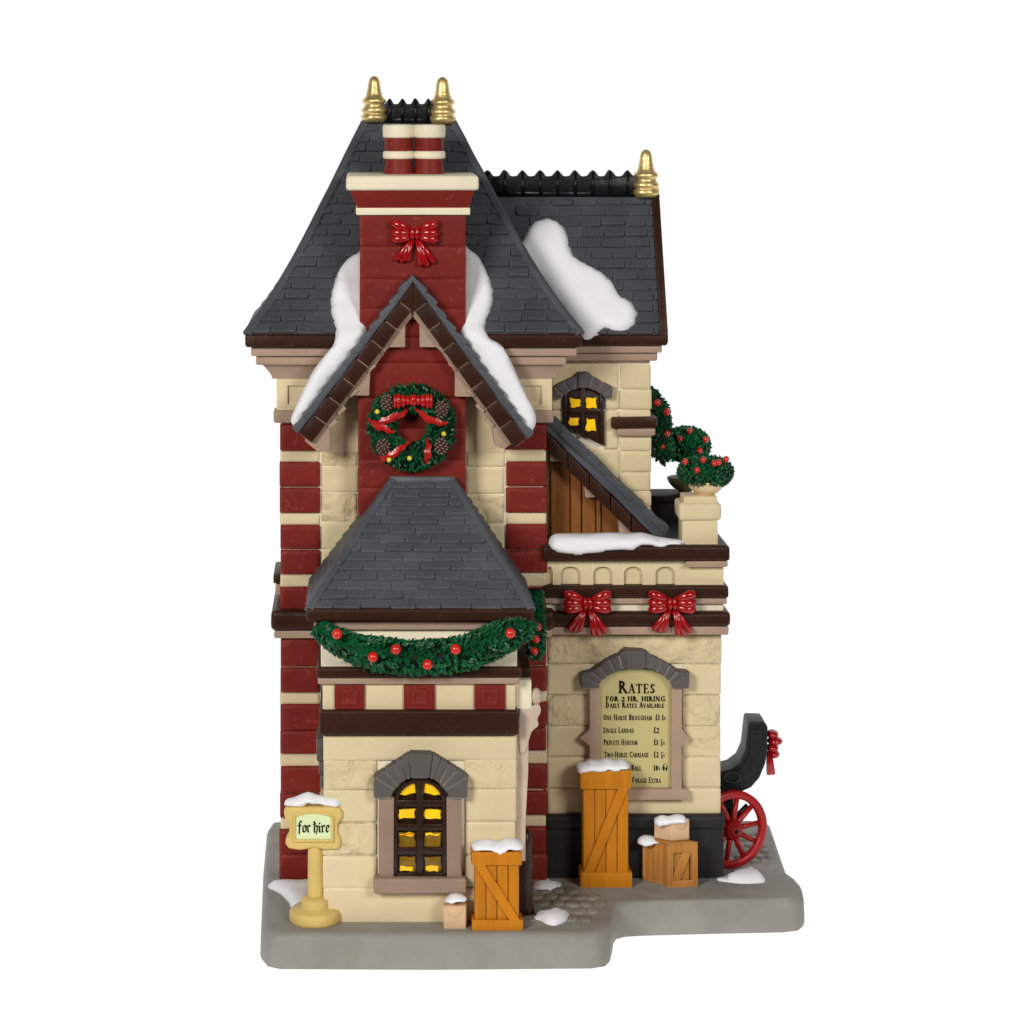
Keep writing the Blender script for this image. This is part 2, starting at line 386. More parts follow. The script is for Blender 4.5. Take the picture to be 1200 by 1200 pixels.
# cornice steps and fascia round the tower
def ringbox(px0, px1, py0, py1, d0, d1): return MB().pbox(px0, px1, py0, py1, d0, d1)
for x0, x1 in ((294, 412), (556, 676)): build('cornice', MB().pbox(x0, x1, 407, 417.5, 136, 424), 'mauve', tower, bevel=2.5, jag=1)
for x0, x1 in ((300, 412), (556, 664)): build('cornice', MB().pbox(x0, x1, 417, 428.5, 143, 416), 'mauve', tower, bevel=3.5, seg=3, jag=1)
for side in (0, 1):
    mb = MB(); rr = []
    for px0, px1, py, d in ((319, 652, 444, TD - 4), (317.5, 653, 439, TD - 5), (312, 657, 432, TD - 9), (307, 661, 427, TD - 13)):
        px0, px1 = (px0, 405) if side == 0 else (563, px1)
        rr.append([(X(px0, d), d, Z(py, d)), (X(px1, d), d, Z(py, d)), (X(px1, d), 405, Z(py, d)), (X(px0, d), 405, Z(py, d))])
    build('cornice', mb.loft(rr), 'mauve', tower, bevel=1, jag=.8)
build('string_course', MB().pbox(317, 651, 716, 739, TD - 14, 404), 'brown', tower, bevel=7, seg=3, jag=1.2)
build('string_course', MB().pbox(321, 647, 738.5, 748, TD - 9, 400), 'mauve', tower, bevel=3, jag=1)
mb = MB().pbox(320, 330, 672, 684, TD + 40, TD + 120); build('side_sill', mb, 'brown', tower, bevel=3, jag=1)
mb = MB().pbox(323, 330, 684, 698, TD + 44, TD + 112); build('side_sill_moulding', mb, 'mauve', tower, bevel=3, jag=1)

# --- roofs
def shingles(roof, surf, xl, xr, rows, width, m, t=4.4, g=.25, skip=None, inset=0):
    """surf(v) -> (d, z); xl(v), xr(v) -> side limits; one object for each slate"""
    for j in range(rows):
        v0, v1 = j / rows, min(1, (j + 1.12) / rows)
        d0, z0 = surf(v0); d1, z1 = surf(v1); e = Vector((0, d1 - d0, z1 - z0)); L_ = e.length; e.normalize(); nrm = Vector((0, -e.z, e.y)).normalized()
        x = xl(0) - width * (0.1 + .5 * (j % 2)) + rnd.uniform(-3, 3)
        while x < xr(v0):
            w = width * rnd.uniform(.88, 1.14); a, b_ = x, x + w; x = b_
            a0, a1, b0, b1 = max(a, xl(v0) + inset), max(a, xl(v1) + inset), min(b_, xr(v0) - inset), min(b_, xr(v1) - inset)
            if b0 - a0 < 3: continue
            if b1 - a1 < .5: 
                mid_ = (a1 + b1) / 2; a1, b1 = mid_ - .3, mid_ + .3
            if skip and skip((a0 + b0) / 2, (z0 + z1) / 2, w): continue
            c = rnd.uniform(1.4, 2.6); P0 = Vector((0, d0, z0)); tt = t * rnd.uniform(.75, 1.2); drop = rnd.uniform(-.9, .9)
            q = lambda xx, s_, h: Vector((xx, 0, 0)) + P0 + e * s_ + nrm * h
            lw = lambda s_: s_ / L_
            pts = [(a0 + g, c + drop), (a0 + g + c, drop), (b0 - g - c, drop), (b0 - g, c + drop), (b1 - g, L_), (a1 + g, L_)]
            if pts[2][0] < pts[1][0]: continue
            ta, tb = tt + rnd.uniform(-1, 1), tt + rnd.uniform(-1, 1); hs = [ta - .5, ta, tb, tb - .5, .5, .5]
            n = 6; cx_ = sum(p[0] for p in pts) / 6
            bot = [q(px, s_, -2) for px, s_ in pts]; mid_ = [q(px, s_, h * .6 if i < 4 else h) for i, ((px, s_), h) in enumerate(zip(pts, hs))]
            top = [q(px + (.8 if px < cx_ else -.8), s_ + (.9 if i < 4 else 0), h) for i, ((px, s_), h) in enumerate(zip(pts, hs))]
            mbb = MB().loft([bot, mid_, top]); build('shingle', mbb, m, roof)
def ribbon_along(pts, w, h, nrm):
    """hip cap: a strip with a low roof-shaped section along points"""
    mbb = MB(); rings = []; pts = [Vector(p) for p in pts]
    for i, p in enumerate(pts):
        t_ = (pts[min(i + 1, len(pts) - 1)] - pts[max(i - 1, 0)]).normalized(); nn = Vector(nrm); nn = (nn - t_ * nn.dot(t_)).normalized(); s_ = t_.cross(nn)
        rings.append([p - s_ * w - nn * h * .8, p - s_ * w + nn * h * .1, p - s_ * w * .35 + nn * h, p + s_ * w * .35 + nn * h, p + s_ * w + nn * h * .1, p + s_ * w - nn * h * .8])
    return mbb.loft(rings)
# tower roof: steep hipped roof with a flare at the eaves
ED, RD = 130.0, 280.0; EZ, RZ = Z(391, ED), Z(143, RD)
EXL, EXR, RXL, RXR = X(288.5, ED), X(681, ED), X(427, RD), X(531, RD); EB = 2 * RD - ED
def pf(w): return .88 * w + .12 * w ** 5            # w: 0 ridge .. 1 eave in height -> 0..1 in plan
def tsurf(v): w = 1 - v; return (RD + (ED - RD) * pf(w), RZ + (EZ - RZ) * w)
def txl(v): return RXL + (EXL - RXL) * pf(1 - v)
def txr(v): return RXR + (EXR - RXR) * pf(1 - v)
mb = MB(); rings = []
for i in range(13):
    v = i / 12; d, z = tsurf(v); dB = 2 * RD - d
    if i == 12: d, dB = RD - 2, RD + 2
    rings.append([(txl(v), d, z), (txr(v), d, z), (txr(v), dB, z), (txl(v), dB, z)])
mb.loft(rings); troof = build('tower_roof', mb, 'slate_dark', house)
cz0, cx0, cx1 = Z(300, 140), X(424, 150), X(544, 150)
shingles(troof, tsurf, txl, txr, 20, 29, 'slate_dark', skip=lambda x, z, w: cx0 < x - w * .5 and x + w * .5 < cx1 and Z(222, 140) > z and z > Z(392, 130), inset=3)
for side in (0, 1):
    f = txr if side else txl
    pts = [(f(i / 12) + (0), tsurf(i / 12)[0], tsurf(i / 12)[1]) for i in range(13)]
    build('hip_cap', ribbon_along(pts, 6.5, 4.5, (.7 if side else -.7, -.7, .35)), 'slate_dark', troof, bevel=.8, jag=.8)
# courses on the left slope
for j in range(20):
    v0, v1 = j / 20, min(1, (j + 1.1) / 20)
    (d0, z0), (d1, z1) = tsurf(v0), tsurf(v1)
    n = max(2, int((EB - 2 * (d0 - ED) - ED) / 30))
    for i in range(n):
        y0, y1 = d0 + (2 * RD - 2 * d0) * i / n + .5, d0 + (2 * RD - 2 * d0) * (i + 1) / n - .5
        u0, u1 = d1 + (2 * RD - 2 * d1) * i / n + .5, d1 + (2 * RD - 2 * d1) * (i + 1) / n - .5
        xa, xb = txl(v0), txl(v1)
        vs = [(xa + 2, y0, z0 - 1), (xa + 2, y1, z0 - 1), (xb + 2, u1, z1), (xb + 2, u0, z1), (xa - 3, y0, z0 + .6), (xa - 3, y1, z0 + .6), (xb - .4, u1, z1 + .4), (xb - .4, u0, z1 + .4)]
        build('shingle', MB().add(vs, [(3, 2, 1, 0), (4, 5, 6, 7), (0, 1, 5, 4), (2, 3, 7, 6), (1, 2, 6, 5), (3, 0, 4, 7)][::1]), 'slate_dark', troof)
for x0, x1 in ((287, 415), (553, 682)): build('fascia', MB().pbox(x0, x1, 391.5, 407.5, ED - 3, EB + 3), 'brown', troof, bevel=4.5, seg=3, jag=1.1)
# black cresting on the ridge
def cresting(roof, px0, px1, pytop, pybot, d, n):
    x0, x1, z0, z1 = X(px0, d), X(px1, d), Z(pybot, d), Z(pytop, d); h = z1 - z0
    pts = [(x0, z0)]; 
    for i in range(n):
        a = x0 + (x1 - x0) * i / n; b_ = (x1 - x0) / n
        pts += [(a, z0 + h * .74), (a + b_ * .22, z0 + h * .76), (a + b_ * .42, z0 + h * rnd.uniform(.9, 1)), (a + b_ * .55, z1), (a + b_ * .7, z0 + h * rnd.uniform(.86, .95)), (a + b_ * .86, z0 + h * .76)]
    pts += [(x1, z0 + h * .74), (x1, z0)]
    build('ridge_cresting', MB().prism(pts[::-1], d - 5, d + 5), 'black', roof, bevel=1)
    for i in range(n):
        a = x0 + (x1 - x0) * (i + .55) / n
        build('crest_rib', MB().tube([(a, d - 5, z0), (a, d - 6.5, z0 + h * .4), (a, d - 5, z0 + h * .92)], [2.2, 1.9, 1.3], 8), 'black', roof, smooth=True)
    build('ridge_roll', MB().tube([(x0, d, z0 + 2), (x1, d, z0 + 1)], 5.4, 10), 'black', roof, smooth=True)
cresting(troof, 448, 509, 115, 142, RD, 4)
def finial(roof, px, py0, py1, d, r):
    h = Z(py0, d) - Z(py1, d)
    prof = [(.8, -.06), (.92, 0), (1.0, .03), (.98, .09), (.84, .12), (.84, .15), (.95, .18), (.96, .24), (.80, .28), (.76, .32), (.74, .36), (.86, .39), (.90, .43), (.84, .47), (.68, .51), (.60, .58), (.52, .68), (.47, .78), (.43, .87), (.36, .93), (.22, .98), (.02, 1)]
    build('finial', MB().lathe((X(px, d), d, Z(py1, d)), [(a * r * K(d), b_ * h) for a, b_ in prof], 24), 'gold', roof, smooth=True)
finial(troof, 438.5, 89, 140, RD, 15.5); finial(troof, 518.5, 90, 142, RD, 16)

# --- chimney breast and chimney
CD = 128.0
chim = build('chimney', MB().box(X(424, CD), X(544, CD), CD + 4, 236, Z(700, CD), Z(222, CD)), 'red', house)
ys = [251, 288.5, 327, 361.5, 395, 425, 466, 502, 539, 572, 604]
for y0, y1 in zip(ys, ys[1:]):
    build('stone', MB().block(421.5 if y0 < 420 else 419.5, 546, y0, y1, CD, 104 if y0 < 425 else 30, 2.2, .3), 'red', chim, smooth=True)
build('band', MB().pbox(417, 551, 243, 252, CD - 5, 240), 'cream_pale', chim, bevel=2.5, jag=.7)
mb = MB(); rr = []
for px0, px1, py, d in ((419, 549, 244, CD - 4), (418, 550, 240, CD - 5), (411, 555, 226, CD - 14), (410.5, 555.5, 222, CD - 15)):
    rr.append([(X(px0, d), d, Z(py, d)), (X(px1, d), d, Z(py, d)), (X(px1, d), 246, Z(py, d)), (X(px0, d), 246, Z(py, d))])
build('corbel', mb.loft(rr), 'red', chim, bevel=.8, jag=.5)
build('cap', MB().pbox(406, 561, 206, 223, CD - 19, 252), 'cream_pale', chim, bevel=4.5, seg=3, jag=1)
for cxp in (467.5, 503):
    d = 186; c = (X(cxp, d), d, Z(206, d)); r = 17.2 * K(d)
    pot = build('chimney_pot', MB().lathe(c, [(r * 1.03, -4), (r * 1.06, 3), (r * 1.0, 9), (r * .95, 14), (r * .94, 24), (r * .97, 34), (r * .98, 50), (r * .9, 60), (r * .3, 62)], 24), 'red', chim, smooth=True)
    build('pot_ring', MB().lathe(c, [(r * .9, 21), (r * 1.08, 22), (r * 1.1, 25), (r * 1.08, 30), (r * .9, 31.5)], 24), 'cream_pale', chim, smooth=True)
    o = build('pot_rim', MB().lathe(c, [(r * .9, 47), (r * 1.08, 48), (r * 1.1, 50), (r * 1.1, 61), (r * 1.06, 63.5), (r * .7, 63.8), (r * .65, 58)], 24), 'cream_pale', chim, smooth=True)

# --- gable over the chimney breast
GD = 110.0
apex, lf, rf = (484, 331), (351, 508), (617, 514)
gable = build('gable_roof', MB().pprism([(484, 322), (622, 508), (617, 514.5), (484, 332), (351, 507.5), (346, 500)], GD - 3, 178), 'slate', house, sub=14, jag=2.2, bevel=1.5)
def rake(a, b_, w, n, side):
    A = Vector((X(a[0], GD), Z(a[1], GD))); B = Vector((X(b_[0], GD), Z(b_[1], GD))); e = (B - A); L_ = e.length; e.normalize()
    nn = Vector((e.y, -e.x)) if side < 0 else Vector((-e.y, e.x))
    if nn.y > 0: nn = -nn
    for i in range(n):
        s0, s1 = L_ * i / n + .5, L_ * (i + 1) / n - .5
        if i == 0:                                 # mitred at the apex
            Y1 = A + e * s1; t_ = -(-nn.x * w) / e.x if e.x else 0
            q0 = A + nn * w; tt = (A.x + (.4 * side) - q0.x) / e.x; pts = [A + Vector((.4 * side, 0)), Y1, Y1 + nn * w, q0 + e * tt]
        else: pts = [A + e * s0, A + e * s1, A + e * s1 + nn * w, A + e * s0 + nn * w]
        dd = GD + rnd.uniform(-.6, .6) - 5
        build('board', MB().prism([tuple(p) for p in pts], dd, GD + 16), 'brown', gable, bevel=1.6, jag=.6)
    build('moulding', MB().prism([tuple(p) for p in (A + nn * 2, B + nn * 2, B + nn * (w - .8), A + nn * (w - .8) + e * (w * .9))], GD - 2.5, GD + 14), 'mauve', gable)
rake(apex, lf, 18.5, 8, -1); rake(apex, rf, 18.5, 8, 1)
def edge_slates(parent, a, b_, n, d0, d1, w, m):
    A, B = Vector((X(a[0], d0), Z(a[1], d0))), Vector((X(b_[0], d0), Z(b_[1], d0))); e = B - A; L_ = e.length; e.normalize(); nn = Vector((-e.y, e.x))
    if nn.y < 0: nn = -nn
    for i in range(n):
        s0, s1 = L_ * i / n - 1, L_ * (i + 1) / n + 3; h = w * rnd.uniform(.85, 1.15)
        pts = [A + e * s0 - nn * 2, A + e * s0 + nn * h * .35, A + e * (s0 + (s1 - s0) * .55) + nn * h * .8, A + e * (s1 - 2) + nn * h, A + e * s1 + nn * h * .72, A + e * (s1 + .5) - nn * 2]
        build('shingle', MB().prism([tuple(p) for p in pts], d0 + rnd.uniform(-1.5, 1.5), d1), m, parent, bevel=1.2, jag=.8)
edge_slates(gable, (484, 327), (349, 504), 12, GD - 6, 176, 7, 'slate'); edge_slates(gable, (484, 327), (619, 510), 12, GD - 6, 176, 7, 'slate')
Lt = [(483.5, 356), (483.5, 371), (475, 381), (475, 407), (455, 407), (434, 437), (432.5, 464), (411.5, 464), (386.7, 501), (386.7, 527), (373, 530), (357, 517)]
Rt = [(484, 356), (484, 371), (492, 381), (492, 407), (513, 407), (533, 437), (533, 465), (554, 465), (577, 501), (580, 522), (591, 526), (613, 512)]
build('barge_trim', MB().pprism(Lt, GD + 4, 150), 'mauve', gable, bevel=1.6, jag=.7)
build('barge_trim', MB().pprism(Rt, GD + 4, 150), 'mauve', gable, bevel=1.6, jag=.7)
for tb in ([(447, 411), (432, 433), (411.5, 462), (397, 483), (387, 498)], [(519, 410), (534, 431), (555, 462), (566, 480), (577, 497)]):
    for (x, y) in tb:                              # little step blocks along the trim
        s_ = 1 if x > 484 else -1
        build('trim_block', MB().pprism([(x - 6 * s_, y - 7), (x + 3 * s_, y + 1), (x + 0 * s_, y + 4), (x - 9 * s_, y - 4)], GD + 1.5, GD + 12), 'mauve', gable, bevel=1)
# wall fill behind the gable ends
build('gable_wall', MB().pprism([(484, 345), (600, 505), (590, 530), (376, 530), (362, 505)], TD + 1, TD + 12), 'cream', gable)

# --- right-hand block with its own roof
UD = 225.0
block = build('rear_wall', MB().box(X(640, UD), X(762, UD), UD + 4, 376, Z(650, UD), Z(402, UD)), 'cream_pale', house)
for y0, y1 in ((428, 456), (457, 480.5), (481.5, 512), (513, 528), (529, 553), (554, 576), (577, 594), (595, 628)):
    build('stone', MB().block(727, 763, y0, y1, UD, 40, 2.5), 'cream', block, smooth=True)
for x0, x1, y0, y1 in ((646, 725, 426, 456), (646, 660, 457, 480), (708, 725, 457, 480), (646, 660, 481, 526), (708, 725, 481, 526), (646, 725, 527, 560), (690, 725, 561, 600), (700, 725, 601, 628)):
    build('stone', MB().block(x0, x1, y0, y1, UD, 8, 2.2), 'cream', block, smooth=True)
RE, RR = 205.0, 302.0
rz0, rz1 = Z(392, RE), Z(229, RR); rxr0, rxr1 = X(779, RE), X(769, RR)
def rsurf(v): return (RE + (RR - RE) * v, rz0 + (rz1 - rz0) * v)
rroof = build('rear_roof', MB().add([(150, RE, rz0), (rxr0, RE, rz0), (rxr0, 2 * RR - RE, rz0), (150, 2 * RR - RE, rz0), (150, RR, rz1), (rxr1, RR, rz1)], [(0, 1, 5, 4), (2, 3, 4, 5), (1, 2, 5), (0, 4, 3), (0, 3, 2, 1)]), 'slate_dark', house)
shingles(rroof, rsurf, lambda v: 150 + 100 * (1 - v) - 40, lambda v: rxr0 + (rxr1 - rxr0) * v - 6, 13, 29, 'slate_dark')
for s_ in (1, -1):
    a = Vector((rxr0, RE - 3 if s_ > 0 else 2 * RR - RE + 3, rz0 - 2)); c = Vector((rxr1, RR, rz1 + 5))
    vs = []
    for p in (a, c): vs += [p + Vector((-6, 0, 6)), p + Vector((4, 0, 6)), p + Vector((4, 0, -10)), p + Vector((-6, 0, -10))]
    build('verge', MB().loft([vs[:4], vs[4:]]), 'brown', rroof, bevel=2, jag=.6)
build('fascia', MB().box(X(640, RE), X(782, RE - 3), RE - 4, 2 * RR - RE + 4, Z(405, RE), Z(392, RE)), 'brown', rroof, bevel=4, seg=3, jag=1.1)
build('cornice', MB().box(X(640, RE), X(776, RE), RE + 2, 2 * RR - RE - 2, Z(414, RE), Z(404.5, RE)), 'mauve', block, bevel=2.5, jag=1)
build('cornice', MB().box(X(640, RE), X(771.5, RE), RE + 9, 2 * RR - RE - 9, Z(424.5, RE), Z(413.5, RE)), 'mauve', block, bevel=3.5, seg=3, jag=1)
cresting(rroof, 560, 745, 199, 228, RR, 9)
finial(rroof, 757, 175, 228, RR, 16)
build('ledge', MB().box(X(717, UD - 12), X(770, UD - 12), UD - 12, 330, Z(502.5, UD - 12), Z(489.5, UD - 12)), 'brown', block, bevel=3, jag=1.2)
build('ledge_moulding', MB().box(X(723, UD - 9), X(768, UD - 9), UD - 9, 326, Z(511, UD - 9), Z(502, UD - 9)), 'mauve', block, bevel=3, jag=.8)

# windows --------------------------------------------------------------------
def arch_top(px0, px1, py_spring, py_top, n=14):
    pts = []; w = (px1 - px0) / 2; h = py_spring - py_top; R = (w * w + h * h) / (2 * h); cy = py_top + R; a0 = math.asin(w / R)
    for i in range(n + 1):
        a = -a0 + 2 * a0 * i / n; pts.append(((px0 + px1) / 2 + R * math.sin(a), cy - R * math.cos(a)))
    return pts
def ragged(x0, x1, y0, y1, j=1.2):
    pts = []
    for (ax, ay), (bx, by) in (((x0, y0), (x1, y0)), ((x1, y0), (x1, y1)), ((x1, y1), (x0, y1)), ((x0, y1), (x0, y0))):
        for t_ in (0, .33, .66): pts.append((ax + (bx - ax) * t_ + rnd.uniform(-j, j), ay + (by - ay) * t_ + rnd.uniform(-j, j)))
    return pts
# porch window is built after the porch; upper window here
wu = build('window', MB().pprism(arch_top(661, 707.5, 462, 450) + [(707.5, 523), (661, 500)], UD - 3, UD + 6), 'frame_brown', house, bevel=1, jag=.6)
for x0, x1, y0, y1 in ((661, 664.5, 457, 505), (703.5, 707.5, 457, 522), (681, 685.5, 453, 512), (662, 706, 479.5, 484.5)):
    build('mullion', MB().pbox(x0, x1, y0, y1, UD - 7, UD), 'frame_brown', wu, bevel=1.2, jag=.8)
for x0, x1, y0, y1 in ((668, 680, 467, 477), (687, 698.5, 466.5, 477.5), (667, 678, 489, 498.5), (687, 697.5, 491, 505)):
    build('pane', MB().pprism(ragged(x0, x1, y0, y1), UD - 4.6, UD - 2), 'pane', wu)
def hood(parent, outer, inner, d0, d1, m='stone_grey', key=None):
    """stones of an arch: outer and inner are equal-length outlines, cut into pieces"""
    n = len(outer) - 1
    cc = Vector((sum(p[0] for p in outer) / len(outer), sum(p[1] for p in inner) / len(inner)))
    sh = lambda p, q: tuple(Vector(p).lerp(Vector(q), .07))
    build('hood_mortar', MB().pprism([sh(o, i) for o, i in zip(outer, inner)] + [sh(i, o) for o, i in zip(outer, inner)][::-1], d0 + 1.3, d1 - .5), 'mortar', parent)
    for i in range(n):
        o_ = [outer[i], outer[i + 1], inner[i + 1], inner[i]]
        dd = d0 - (2.5 if key == i else 0) + rnd.uniform(-.6, .6)
        c = Vector((sum(p[0] for p in o_) / 4, sum(p[1] for p in o_) / 4))
        o_ = [tuple(c + (Vector(p) - c) * (1 - .5 / max(4, (Vector(p) - c).length))) for p in o_]
        build('hood_stone', MB().pprism(o_, dd, d1), m, parent, bevel=2.4, seg=3, jag=.6)
hood(wu, [(648.5, 467), (649, 453), (662, 446), (674, 441), (677, 436.5), (690, 436.5), (695, 441), (707, 447.5), (718.5, 453), (718, 467)],
     [(659, 467.5), (661, 464), (668, 459), (675, 456.5), (677.5, 455.5), (689, 455.5), (692, 456.5), (699, 459), (705, 463), (709, 467.5)], UD - 12, UD + 3, key=4)

# --- door under the lean-to gable on the terrace
rk = lambda x: 519 + (x - 641) * .984             # underside of the lean-to rake
door = build('terrace_door', MB().pprism([(643, rk(643)), (735, rk(735)), (735, 650), (643, 650)], UD - 8, UD + 3), 'wood', house)
for i, (x0, x1) in enumerate(((646, 668), (669, 681), (682, 698), (699, 704), (705, 724))):
    build('plank', MB().pprism([(x0, max(540, rk(x0))), (x1, max(540, rk(x1))), (x1, 648), (x0, 648)], UD - 13 - (3 if i in (1, 3) else 0), UD - 6), 'wood', door, bevel=1.4, jag=.5)
LD = 192.0
lean = build('lean_to_roof', MB().pprism([(641, 494), (652, 491), (781, 618), (779, 628), (766, 628), (641, 506)], LD, UD + 2), 'slate_dark', house, sub=12, jag=2.2, bevel=2.5)
edge_slates(lean, (644, 496), (778, 622), 10, LD - 3, UD + 2, 7, 'slate_dark')
A, B = Vector((641, 507)), Vector((765, 629))
for i in range(5):
    p, q = A + (B - A) * (i / 5 + .004), A + (B - A) * ((i + 1) / 5 - .004)
    build('board', MB().pprism([tuple(p), tuple(q), (q.x - 14, q.y + 2) if i == 4 else (q.x, q.y + 20), (p.x, p.y + 20)], LD - 4, UD - 16), 'brown', lean, bevel=1.6, jag=.6)
build('bracket', MB().pprism([(645, 523), (662, 541), (645, 541)], LD + 3, UD - 10), 'mauve', lean, bevel=1.2)
build('bracket', MB().pprism([(684, 558), (705, 579), (704, 583), (686, 583)], LD + 3, UD - 10), 'mauve', lean, bevel=1.2)
build('bracket', MB().pprism([(725, 600), (752, 627), (740, 640), (726, 640)], LD + 3, UD - 10), 'mauve', lean, bevel=1.2)

# --- right wing: hiring office wall, frieze, terrace
WD = 174.0
wing = build('office_wall', MB().box(X(630, WD), X(843, WD), WD + 4, 198, ZB, Z(640, 150)).box(X(630, WD), 386, 198, 392, ZB, Z(720, WD)), 'cream_pale', house)
build('terrace', MB().box(X(630, WD), X(843, WD), 198, 392, Z(735, WD), Z(641, 150)), 'cream', wing)
C = [744.5, 779, 815, 851, 887, 924, 957]
build('stone', MB().block(642, 845, C[0], C[1] - .6, WD, 24, 2.6), 'cream_rough', wing, smooth=True)
for i in range(1, 6):
    y0, y1 = C[i] + .2, C[i + 1] - .4
    build('stone', MB().block(642, (694, 694, 694, 694, 694)[i - 1], y0, y1, WD, 20, 2.6), 'cream_rough' if i in (2, ) else 'cream', wing, smooth=True)
    build('stone', MB().block((799, 800, 800, 800, 799)[i - 1], 845, y0 + rnd.uniform(-1, 1), y1, WD, 20, 2.6), 'cream_rough' if i in (2, 3) else 'cream', wing, smooth=True)
build('stone', MB().block(690, 806, 925, 956.5, WD, 14, 2.6), 'cream', wing, smooth=True)
build('skirting', MB().box(X(640, 166), X(848, 166), 166, 200, ZB - 2, Z(972, 166)), 'skirt', wing, bevel=2, jag=.8)
build('skirting_cap', MB().box(X(640, 163), X(849.5, 163), 163, 201, Z(973, 163), Z(956, 163)), 'skirt', wing, bevel=5, seg=3, jag=1)
build('fascia', MB().box(X(636, 150), X(855, 150), 150, 398, Z(658, 150), Z(640.5, 150)), 'brown', wing, bevel=4, seg=3, jag=1.2)
build('terrace_floor', MB().box(X(636, 150), X(851, 150), 154, 394, Z(641, 150), Z(639.6, 150)), 'skirt', wing)
build('moulding', MB().box(X(804, 153), X(853, 153), 153, 395, Z(665, 153), Z(657.5, 153)), 'mauve', wing, bevel=2.5, jag=.8)
# frieze with sunk arches
mb = MB(); d = 164.0
arches = [(640, 648), (657, 680.5), (695, 718), (731, 753), (768, 791)]
z0, z1 = Z(687, d), Z(657, d); zt0, zt1 = Z(671, d), Z(664, d)
xs = [X(636, d)]
for a, b_ in arches: xs += [X(a, d), X(b_, d)]
xs.append(X(848, d))
fr = build('frieze', MB().box(xs[0], xs[-1], d + 6, 394, z0, z1), 'cream', wing)
for i in range(0, len(xs), 2):
    build('frieze_pier', MB().box(xs[i], xs[i + 1], d, d + 8, z0, z1), 'cream', fr)
for i in range(1, len(xs) - 1, 2):
    a, b_ = xs[i], xs[i + 1]; n = 10; r = (b_ - a) / 2
    pts = [(a, z1), (a, zt0)] + [((a + b_) / 2 - r * math.cos(math.pi * k / n), zt0 + (zt1 - zt0) * math.sin(math.pi * k / n)) for k in range(1, n)] + [(b_, zt0), (b_, z1)]
    build('frieze_arch', MB().prism(pts, d, d + 8), 'cream', fr)
for py0, py1, d, px1, m_, bv in ((687, 701, 155, 854.5, 'brown', 3.5), (700.5, 708, 160, 852, 'mauve', 2), (707.5, 718.5, 167, 848, 'cream_pale', 1), (718, 735, 154, 856, 'brown', 6), (734.5, 744.5, 158, 854, 'mauve', 3)):
    build('string_course', MB().box(X(638, d), X(px1, d), d, 400 - (d - 150), Z(py1, d), Z(py0, d)), m_, wing, bevel=bv, seg=3, jag=1)
# terrace pier for the planter
pier = build('terrace_pier', MB().pbox(799.5, 841, 607, 641, 160, 200), 'cream', house, bevel=1.5, jag=.8)
build('pier_cap', MB().pbox(795.5, 845.5, 590, 611, 156, 204), 'cream', pier, bevel=6, seg=3, jag=1)
build('pier_cap', MB().pbox(801, 841, 582, 591, 161, 199), 'cream', pier, bevel=2.5, jag=.8)
rp = build('rear_pier', MB().box(X(757, 335), X(803, 335), 335, 385, Z(640, 335), Z(588, 335)), 'black_shade', house, bevel=2)
build('pier_cap', MB().box(X(752, 330), X(808, 330), 330, 390, Z(590, 330), Z(581, 330)), 'black_shade', rp, bevel=3)

# --- porch wing in front
porch = build('porch_wall', MB().box(X(382, 0), X(602, 0), 4, 166, ZB, Z(735, 0)), 'cream_pale', house)
C = [862, 891.5, 926, 964.5, 1003.5, 1041.5, 1082]
build('stone', MB().block(379.5, 605, C[0], C[1], 0, 60, 2.4), 'cream', porch, smooth=True)
for i in range(1, 5):
    build('stone', MB().block(379 - (i > 2), 442, C[i] + .3, C[i + 1] - .3, 0, 60, 2.6), 'cream_rough' if i in (1, 3) else 'cream', porch, smooth=True)
    build('stone', MB().block(545, 605, C[i] - 1, C[i + 1] - 1.5, 0, 60, 2.6), 'cream_rough' if i == 1 else 'cream', porch, smooth=True)
build('stone', MB().block(379, 606, C[5], C[6] + 1, -1, 60, 2.6), 'cream', porch, smooth=True)
build('fascia_band', MB().pbox(374, 608, 832.5, 862.5, -8, 166), 'brown', porch, bevel=4, seg=3, jag=1)
build('frieze', MB().pbox(378, 604, 800, 834, -2, 164), 'cream', porch, bevel=1.5, jag=.5)
for x0, x1 in ((392, 427.5), (473, 510), (556, 592.5)):
    o = build('red_panel', MB().pbox(x0, x1, 803, 831.5, -6, 4), 'red', porch, bevel=1.6, jag=.5)
    cx_ = (x0 + x1) / 2; d = -8.0
    q0 = [(X(cx_ + a * 9.5, d), Z(817.5 + b_ * 8.5, d)) for a, b_ in ((-1, 1), (1, 1), (1, -1), (-1, -1))]
    q1 = [(X(cx_ + a * 6.5, d), Z(817.5 + b_ * 5.8, d)) for a, b_ in ((-1, 1), (1, 1), (1, -1), (-1, -1))]
    build('panel_square', MB().loft([[(x, d + 4, z) for x, z in q0], [(x, d, z) for x, z in q0], [(x, d, z) for x, z in q1], [(x, d + 1.6, z) for x, z in q1]]), 'red', o, bevel=.7)
build('moulding', MB().pbox(372.5, 609, 794, 802.5, -8, 166), 'mauve', porch, bevel=3, seg=3, jag=.8)
build('ledge', MB().pbox(371, 611, 782.5, 795, -11, 166), 'brown', porch, bevel=3.5, seg=3, jag=1)
build('ledge', MB().box(X(608, 20), X(623, 20), 20, 150, Z(795, 20), Z(783, 20)), 'brown', porch, bevel=3.5, seg=3, jag=1)
build('frieze', MB().pbox(376, 606, 738, 784, -3, 164), 'cream_pale', porch, bevel=1.5, jag=.6)
build('moulding', MB().pbox(368, 616, 727, 739, -10, 166), 'mauve', porch, bevel=3, seg=3, jag=.8)
